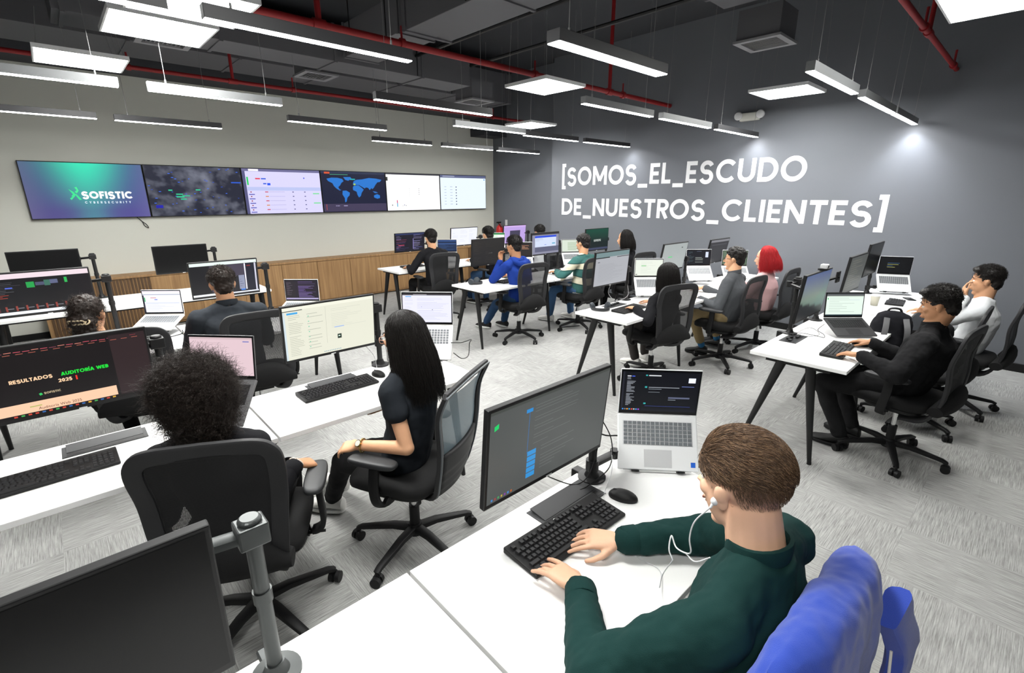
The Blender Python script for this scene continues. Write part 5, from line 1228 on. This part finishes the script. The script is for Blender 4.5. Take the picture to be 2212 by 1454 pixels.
person('seated man in a green and cream striped sweater, pale jeans, white sneakers', (4.42, -1.92, 1.175), 184, 8, (4.46, -1.98), 186, SK4, striped(), JEANS, wL=(4.18, -2.18, .79), wR=(4.12, -1.75, .79), hair=(hair_curly, BLK), sw=.195, girth=1.12, shoes=WSH, sole=WSO, fL=(3.92, -2.02, .1), fR=(4.02, -1.66, .1), elL=(.4, -.8, -.5), vox=.008, folds=.02)
chair(4.56, -.98, 172, 'office chair of the dark-haired woman by the slate wall', base=30)
person('seated woman with shoulder-length black hair and black top by the slate wall', (4.50, -1.05, 1.19), 206, 6, (4.54, -1.0), 184, SK2, BLKC, BLKP, wL=(4.2, -1.2, .79), wR=(4.2, -.85, .79), hair=(hair_long(.22, 1000, .22, .025, 55, .0016), BLK), sw=.165, sc=.95, vox=.009)
chair(6.22, -2.98, 164, 'office chair of the woman in the black lace blouse', base=5)
pl, cl = person('seated woman in a black lace blouse typing, long straight black hair', (6.36, -3.06, 1.075), 168, 8, (6.24, -2.99), 168, SK2, BLKC, cloth('charcoal_check', (.05, .045, .042)), wL=(6.20, -3.30, .785), wR=(6.13, -2.93, .785), hair=(hair_long(.26, 1500, .0, .02, 50, .0014, 1.0), BLK), sw=.16, sc=.93, shoes=WSH, sole=WSO, fL=(5.92, -2.80, .1), fR=(5.90, -2.58, .1), elL=(.5, -.8, -.6), vox=.007, girth=.95, sh_z=.86)
chair(6.52, -2.05, 178, 'office chair of the man with glasses in the grey shirt', base=-12)
pg, cg = person('seated man with glasses, grey shirt, khaki trousers, blue socks', (6.50, -1.93, 1.155), 190, 2, (6.52, -2.03), 184, SK2, GREYS, KHAKI, wL=(6.28, -2.20, .73), wR=(6.16, -1.85, .79), hair=(hair_curly, BLK), sw=.185, glasses=BLACK, socks=mat('blue_socks', (.03, .16, .35), .9), fL=(6.22, -1.86, .1), fR=(6.24, -1.52, .12), elL=(.8, -.4, -.6), collar=GREYS, vox=.0065)
chair(6.58, -1.22, 180, 'office chair of the red-haired woman', base=0)
person('seated woman with bright red hair and a pale pink shirt', (6.57, -1.26, 1.115), 200, 8, (6.58, -1.22), 182, SK1, PINK, BLKP, wL=(6.3, -1.45, .79), wR=(6.25, -1.1, .79), hair=(hair_long(.20, 2200, .30, .03, 55, .0014, 1.06, .012), REDH), sw=.165, sc=.95, vox=.008)
chair(8.24, -3.08, 172, 'office chair of the man in the black coat on the right', base=-28)
pc, cc = person('seated man in a black coat typing at the end of the right-hand row', (8.33, -3.14, 1.135), 182, 16, (8.22, -3.07), 176, SK3, cloth('black_coat', (.011, .011, .012)), BLKP, wL=(8.02, -3.42, .79), wR=(8.0, -3.01, .79), hair=(hair_short, BLK), sw=.20, girth=1.18, fL=(7.96, -3.20, .10), fR=(7.98, -2.95, .10), elL=(.6, -.8, -.5), vox=.006, folds=.022, scl=.21, collar=cloth('black_coat', (.01, .01, .01)), curl=.6)
chair(8.42, -1.62, 176, 'office chair of the man in the white shirt at the right edge', base=-6)
person('seated man in a white shirt, hand at his mouth, near the right edge', (8.45, -1.62, 1.13), 184, 6, (8.42, -1.58), 178, SK4, WHT, BLKP, wL=(8.36, -1.84, 1.01), wR=(8.1, -1.4, .79), hair=(hair_short, BLK), sw=.18, elL=(-.1, -.6, -.8), handL=dict(f=(-.2, .35, .8), n=(-1, 0, .2), curl=1.1), vox=.008)

# ================================================================== SMALL THINGS
JACK = cloth('royal_blue_fleece', (.035, .075, .42), .3)
def chairpt(chair_xy, deg): 
    M = Matrix.Translation((chair_xy[0], chair_xy[1], 0)) @ Matrix.Rotation(math.radians(deg), 4, 'Z'); return lambda v: M @ V(v)
# jacket draped over the nearest chair
t = thing('jacket', 'royal blue fleece jacket draped over the back of the nearest chair', 'jacket', (8.245, -6.2, 0), math.radians(177))
vs = []; nu, ns = 26, 22; prof = [(-.225, .70), (-.235, .84), (-.245, .95), (-.258, 1.005), (-.300, 1.025), (-.345, 1.010), (-.365, .93), (-.37, .80), (-.375, .62), (-.37, .48)]
pc_ = crv([(x, 0, z) for x, z in prof], 3)
for i in range(nu + 1):
    u = -1 + 2 * i / nu; yy = .285 * u
    for p in pc_:
        drop = .10 * max(0, abs(u) - .55) ** 2 / .2; fz = 1 - .25 * max(0, (.75 - p.z)); w_ = yy * (1.0 + .12 * max(0, .95 - p.z))
        vs.append((p.x - .012 * math.sin(u * 9) * max(0, 1.0 - p.z) * 2 + .05 * abs(u) ** 3 * (1 if p.x < -.3 else .3), w_, p.z + .035 - drop * (1 if p.z > .6 else .5) + .008 * math.sin(u * 6 + 1)))
m = MB(); K = len(pc_); m.add(vs, [(i * K + j, i * K + j + 1, (i + 1) * K + j + 1, (i + 1) * K + j) for i in range(nu) for j in range(K - 1)])
o = m.build('body_cloth', JACK, t, smooth=True, auto=False); md = o.modifiers.new('thick', 'SOLIDIFY'); md.thickness = .022; md = o.modifiers.new('sub', 'SUBSURF'); md.levels = 1; md.render_levels = 2
md = o.modifiers.new('folds', 'DISPLACE'); md.texture = FOLD; md.strength = .018; md.texture_coords = 'GLOBAL'
m = MB(); m.tube(crv([(-.37, -.20, .95), (-.395, -.24, .86), (-.40, -.25, .74), (-.40, -.245, .62), (-.39, -.235, .56)], 5), 1, 16, flat=(.10, .045, (1, 0, 0)))
o = m.build('sleeve', JACK, t, smooth=True); md = o.modifiers.new('folds', 'DISPLACE'); md.texture = FOLD; md.strength = .02; md.texture_coords = 'GLOBAL'
m = MB(); m.tube(crv([(-.393, -.13, .90), (-.402, -.115, .84), (-.41, -.125, .77), (-.412, -.10, .70)], 6), .0028, 8); m.build('drawstring', mat('cream_cord', (.7, .66, .6), .8), t, smooth=True)
# earphones
EW = mat('white_cable', (.82, .83, .85), .4)
t = thing('earphones', 'white wired earphones running from the green-shirted man\'s ear to the desk', 'earphones', (8.25, -6.2, .742))
H_ = V((8.325, -6.150, 1.172)); R_ = Rz(math.radians(166)) @ Ry(math.radians(12)); ear = H_ + R_ @ V((.010, .084, -.018))
m = MB(); m.ell(ear - V(t.location), (.009, .008, .010)); m.cap(ear - V(t.location), ear + V((-.004, -.008, -.014)) - V(t.location), .004, .003); m.build('earbud', EW, t, smooth=True)
pts = [ear + V((-.004, -.008, -.014)), V((8.262, -6.235, 1.08)), V((8.255, -6.235, 1.03)), V((8.262, -6.235, .995)), V((8.245, -6.225, .975)), V((8.215, -6.215, .968)), V((8.195, -6.205, .985)), V((8.20, -6.22, .955)), V((8.215, -6.225, .935))]
m = MB(); m.tube(crv([p - V(t.location) for p in pts], 8), .0018, 8); m.build('cable', EW, t, smooth=True)
pts = [V((8.245, -6.225, .975)), V((8.275, -6.235, .975)), V((8.305, -6.225, 1.0))]
m = MB(); m.tube(crv([p - V(t.location) for p in pts], 8), .0016, 8); m.build('cable_branch', EW, t, smooth=True)
pts = [V((8.215, -6.225, .935)), V((8.185, -6.21, .86)), V((8.16, -6.17, .775)), V((8.11, -6.08, .745)), V((8.03, -6.08, .744)), V((7.93, -6.03, .744)), V((7.80, -5.93, .744)), V((7.76, -5.88, .746)), V((7.745, -5.82, .80)), V((7.70, -5.76, .86)), V((7.69, -5.715, .875))]
m = MB(); m.tube(crv([p - V(t.location) for p in pts], 8), .0012, 8); m.build('lower_cable', EW, t, smooth=True)
def cable(pts, label, r=.0022, mt=BLACK, name='cable'):
    o = V(pts[0]); t_ = MB().tube(crv([V(p) - o for p in pts], 8), r, 8).build(name, mt, smooth=True); t_.location = o; tag(t_, label, 'cable'); return t_
cable([(7.66, -6.12, .89), (7.62, -6.02, .80), (7.66, -5.93, .752), (7.69, -5.88, .80), (7.67, -5.80, .92)], 'black cable looping under the nearest lit monitor')
cable([(7.66, -5.80, 1.0), (7.70, -5.77, .90), (7.72, -5.80, .80), (7.70, -5.90, .755), (7.69, -5.94, .748)], 'black cable hanging beside the post of the nearest laptop')
cable([(7.63, -5.84, .97), (7.635, -5.80, .93), (7.655, -5.75, .895), (7.683, -5.705, .888)], 'short black lead into the side of the nearest silver laptop', .003)
cable([(5.92, -5.92, .92), (5.92, -5.86, .83), (5.93, -5.85, .755), (5.98, -5.88, .748), (6.01, -5.905, .752)], 'grey mouse cable hanging from the beige mail-list monitor', .0018, mat('grey_cable', (.35, .35, .36), .5))
cable([(6.37, -5.57, .955), (6.37, -5.49, .94), (6.31, -5.37, .92), (6.24, -5.33, .87), (6.29, -5.38, .81), (6.38, -5.50, .84), (6.42, -5.59, .905)], 'dark cable loop standing out from the lilac-page laptop', .0028)
cable([(7.48, -3.06, .75), (7.54, -3.0, .76), (7.62, -2.95, .748), (7.69, -2.96, .748), (7.66, -2.86, .748), (7.60, -2.80, .76), (7.62, -2.72, .80)], 'black cable curling on the right-hand desk behind the black laptop', .0022)
cable([(7.50, -3.02, .75), (7.56, -2.90, .79), (7.60, -2.80, .748), (7.64, -2.93, .748), (7.58, -3.04, .748)], 'second thinner black cable curling on the right-hand desk', .0016)
cable([(5.72, -3.05, .92), (5.70, -3.05, .82), (5.78, -3.02, .75), (5.85, -2.92, .80), (5.80, -2.86, .92)], 'grey cable arching left of the woman in black lace', .0025, MC['grey_cable'])
cable([(3.95, -6.75, .80), (4.05, -6.86, .755), (4.12, -6.80, .75), (4.20, -6.74, .75), (4.16, -6.62, .752), (4.08, -6.60, .76)], 'tangled black cable beneath the white-page laptop', .004)
cable([(4.35, -2.28, .0), (4.30, -2.20, .006), (4.36, -2.05, .006), (4.42, -1.92, .006)], 'black cable lying on the carpet under the middle desk', .006)
# sockets
for x, y, l_ in ((7.53, -3.14, 'open black cable box full of plugs at the end of the right-hand desk'), (5.87, -3.18, 'black cable flap on the desk of the woman in black lace')):
    t = thing('cable_box', l_, 'cable box', (x, y, .7405))
    m = MB(); m.ab((-.06, -.14, 0), (.06, .14, .003)); m.build('frame', DARKG, t, bevel=.001)
    MB().ab((-.045, -.125, .0032), (.045, .125, .0036)).build('opening', GLOSSK, t)
    m = MB()
    for k in range(5): m.box((random.uniform(-.03, .03), -.09 + k * .045, .010), (.022, .030, .012), Rz(random.uniform(-.5, .5)))
    m.build('plug', BLACK if k % 2 else DARKG, t, bevel=.002)
def headphones(x, y, z, rz, label):
    t = thing('headphones', label, 'headphones', (x, y, z), rz, group='black over-ear headphones')
    MB().tube([(.09 * math.sin(a) * 1.0, .085 * -math.cos(a), .018 + .0 * a) for a in [PI * i / 20 for i in range(21)]], 1, 10, flat=(.012, .032, (0, 0, 1))).build('headband', DARKG, t, smooth=True)
    for s in (-1, 1):
        m = MB(); m.lathe((-.015, s * .075, .033), [(.028, -.020), (.038, -.014), (.041, 0), (.038, .014), (.028, .020)], 20, M=Rx(PI / 2 - .35 * s)); m.build('ear_cup', mat('headphone_slate', (.03, .037, .045), .6), t, smooth=True)
headphones(5.90, -3.45, .742, -.6, 'black over-ear headphones lying at the end of the desk of the woman in lace')
headphones(3.95, -3.45, .742, .4, 'black over-ear headphones at the end of the blue hoodie\'s desk')
# bags and things on desks
def backpack(x, y, z, rz, s, m_, label, accent=None):
    t = thing('backpack', label, 'backpack', (x, y, z), rz)
    m = MB(); m.loft([[V((.075 * s * w_ * math.copysign(abs(math.cos(a)) ** .7, math.cos(a)), .14 * s * w_ * math.copysign(abs(math.sin(a)) ** .7, math.sin(a)), h_ * s)) for a in [2 * PI * i / 20 for i in range(20)]] for h_, w_ in ((0, .85), (.02, 1), (.15, 1.05), (.27, .95), (.34, .75), (.37, .4))]); solid(m, 'bag_body', m_, t, vox=.01, sm=3, disp=.02)
    m = MB(); m.tube(crv([(.0, -.05 * s, .35 * s), (0, -.03 * s, .39 * s), (0, .03 * s, .39 * s), (0, .05 * s, .35 * s)], 5), .008 * s, 8); m.build('handle', BLACK, t, smooth=True)
    for k in (-1, 1):
        m = MB(); m.tube(crv([(-.07 * s, k * .06 * s, .33 * s), (-.12 * s, k * .07 * s, .24 * s), (-.11 * s, k * .08 * s, .10 * s), (-.07 * s, k * .09 * s, .03 * s)], 6), 1, 10, flat=(.04 * s, .01 * s, (1, 0, 0))); m.build('strap', accent or BLACK, t, smooth=True)
backpack(4.14, -6.50, .742, 1.2, .42, cloth('black_bag', (.012, .012, .015)), 'small black bag with a blue strip beside the white-page laptop', mat('blue_trim', (.03, .08, .2), .6))
backpack(8.0, -2.33, .52, 2.0, 1.05, cloth('black_bag', (.012, .012, .015)), 'black backpack with grey straps between the two men of the right-hand row', mat('grey_strap', (.12, .12, .125), .7))
chair(8.24, -2.33, 178, 'empty office chair carrying the black backpack in the right-hand row', base=5, arms=False)
backpack(1.75, -1.75, 0, .4, 1.0, cloth('denim_bag', (.02, .05, .11)), 'dark blue bag on the floor under the sideboard-row desk')
t = thing('snack_box', 'small black and red box with a yellow lid near the dark-shirted man\'s elbow', 'box', (4.27, -6.56, .742), .3)
MB().ab((-.035, -.05, 0), (.035, .05, .03)).build('box_body', BLACK, t, bevel=.002); MB().ab((-.036, -.051, .03), (.036, .051, .036)).build('lid', mat('cream_lid', (.75, .6, .35), .5), t); MB().ab((.0355, -.02, .006), (.0365, .03, .022)).build('label_patch', mat('red_patch', (.7, .05, .02), .5), t)
t = thing('paper_cup', 'cream paper cup standing on the right-hand desk', 'cup', (7.67, -1.25, .7405))
MB().lathe((0, 0, 0), [(.028, 0), (.031, .004), (.040, .095), (.038, .097), (.030, .01)], 24).build('cup_body', mat('cream_paper', (.78, .75, .62), .7), t, smooth=True)
MB().lathe((0, 0, .095), [(.042, 0), (.042, .006), (.037, .008), (.036, .013)], 24).build('lid', mat('white_lid', (.8, .8, .78), .5), t, smooth=True)
tag(MB().box((7.80, -1.02, .750), (.15, .21, .018), Rz(.1)).build('notebook', BLACK, bevel=.003), 'black notebook on the right-hand desk beside the paper cup', 'notebook')
t = thing('paper_rack', 'white slotted rack with papers behind the cup on the right-hand desk', 'desk rack', (7.52, -1.35, .7405), .15)
MB().ab((-.06, -.22, 0), (.06, .22, .01)).build('tray', SILVERL, t)
for k in range(7): MB().box((0, -.19 + k * .063, .06), (.11, .006, .11), Rx(.15)).build('divider', SILVERL, t)
tag(MB().box((7.63, -1.66, .744), (.21, .30, .006), Rz(.3)).build('paper_sheets', WHITE, bevel=.001), 'white paper sheets under the monitors of the right-hand row', 'papers')
t = thing('mobile_phone', 'black phone on the far end of the right-hand desk', 'phone', (7.86, -.62, .7405), .5)
MB().ab((-.036, -.075, 0), (.036, .075, .008)).build('phone_body', BLACK, t, bevel=.003); MB().ab((-.033, -.071, .0081), (.033, .071, .0086)).build('dark_screen', GLOSSK, t)
# worn things
GOLD = mat('gold', (.75, .52, .18), .25, .9); CREAMB = mat('cream_beads', (.78, .68, .6), .5)
P_ = {o['label'][:22]: o for o in bpy.data.objects if o.get('category') == 'person'}
def band(parent, ctx, side, off, r, th, m_, name, dial=False, beads=False):
    s_, e, w = ctx['tgt'][side]; u = (w - e).normalized(); c = w - u * off - ctx['t0']
    a = (V((0, 0, 1)) - u * u.z).normalized(); b = u.cross(a); m = MB()
    pts = [c + a * (r * math.cos(q)) + b * (r * math.sin(q)) for q in [2 * PI * i / 28 for i in range(28)]]
    if beads:
        for p in pts[::1]: m.ell(p, (th, th, th), None, 8, 6)
    else: m.tube(pts, th, 8, closed=True)
    o = m.build(name, m_, parent, smooth=True)
    if dial:
        q = c + (a * .6 - b * .0 + V((.2, -.75, .1))).normalized() * r; n_ = (q - c).normalized()
        MB().cyl(q - n_ * .002, q + n_ * .006, .017, n=20).build('watch_case', GOLD, o, smooth=True)
        MB().cyl(q + n_ * .006, q + n_ * .007, .014, n=20).build('watch_dial', mat('watch_dial', (.6, .6, .55), .3), o)
band(p2, c2, 'L', .022, .031, .0042, GOLD, 'wristwatch', dial=True)
band(p3, c3, 'R', -.004, .030, .0035, CREAMB, 'bracelet', beads=True)
band(p3, c3, 'R', .010, .033, .0028, GOLD, 'bracelet', beads=True)
s_, e, w = c5['tgt']['R']; m = MB(); m.cap(s_.lerp(e, .55) - c5['t0'], e.lerp(w, .12) - c5['t0'], .064, .056, 16)
dots = mat('red_polka', (.72, .02, .02), .8)
solid(m, 'red_sleeve', dots, p5, vox=.007, sm=3, disp=.01)
m = MB()
rg = random.Random(2)
for _ in range(40):
    f_ = rg.random(); c_ = (s_.lerp(e, .55)).lerp(e.lerp(w, .12), f_) - c5['t0']; a_ = rg.uniform(0, 6.28); u_ = (e - s_).normalized(); x_ = (V((0, 0, 1)) - u_ * u_.z).normalized(); y_ = u_.cross(x_)
    m.ell(c_ + (x_ * math.cos(a_) + y_ * math.sin(a_)) * .0605, (.005, .005, .005), None, 8, 6)
m.build('white_dots', WHT, p5, smooth=True)
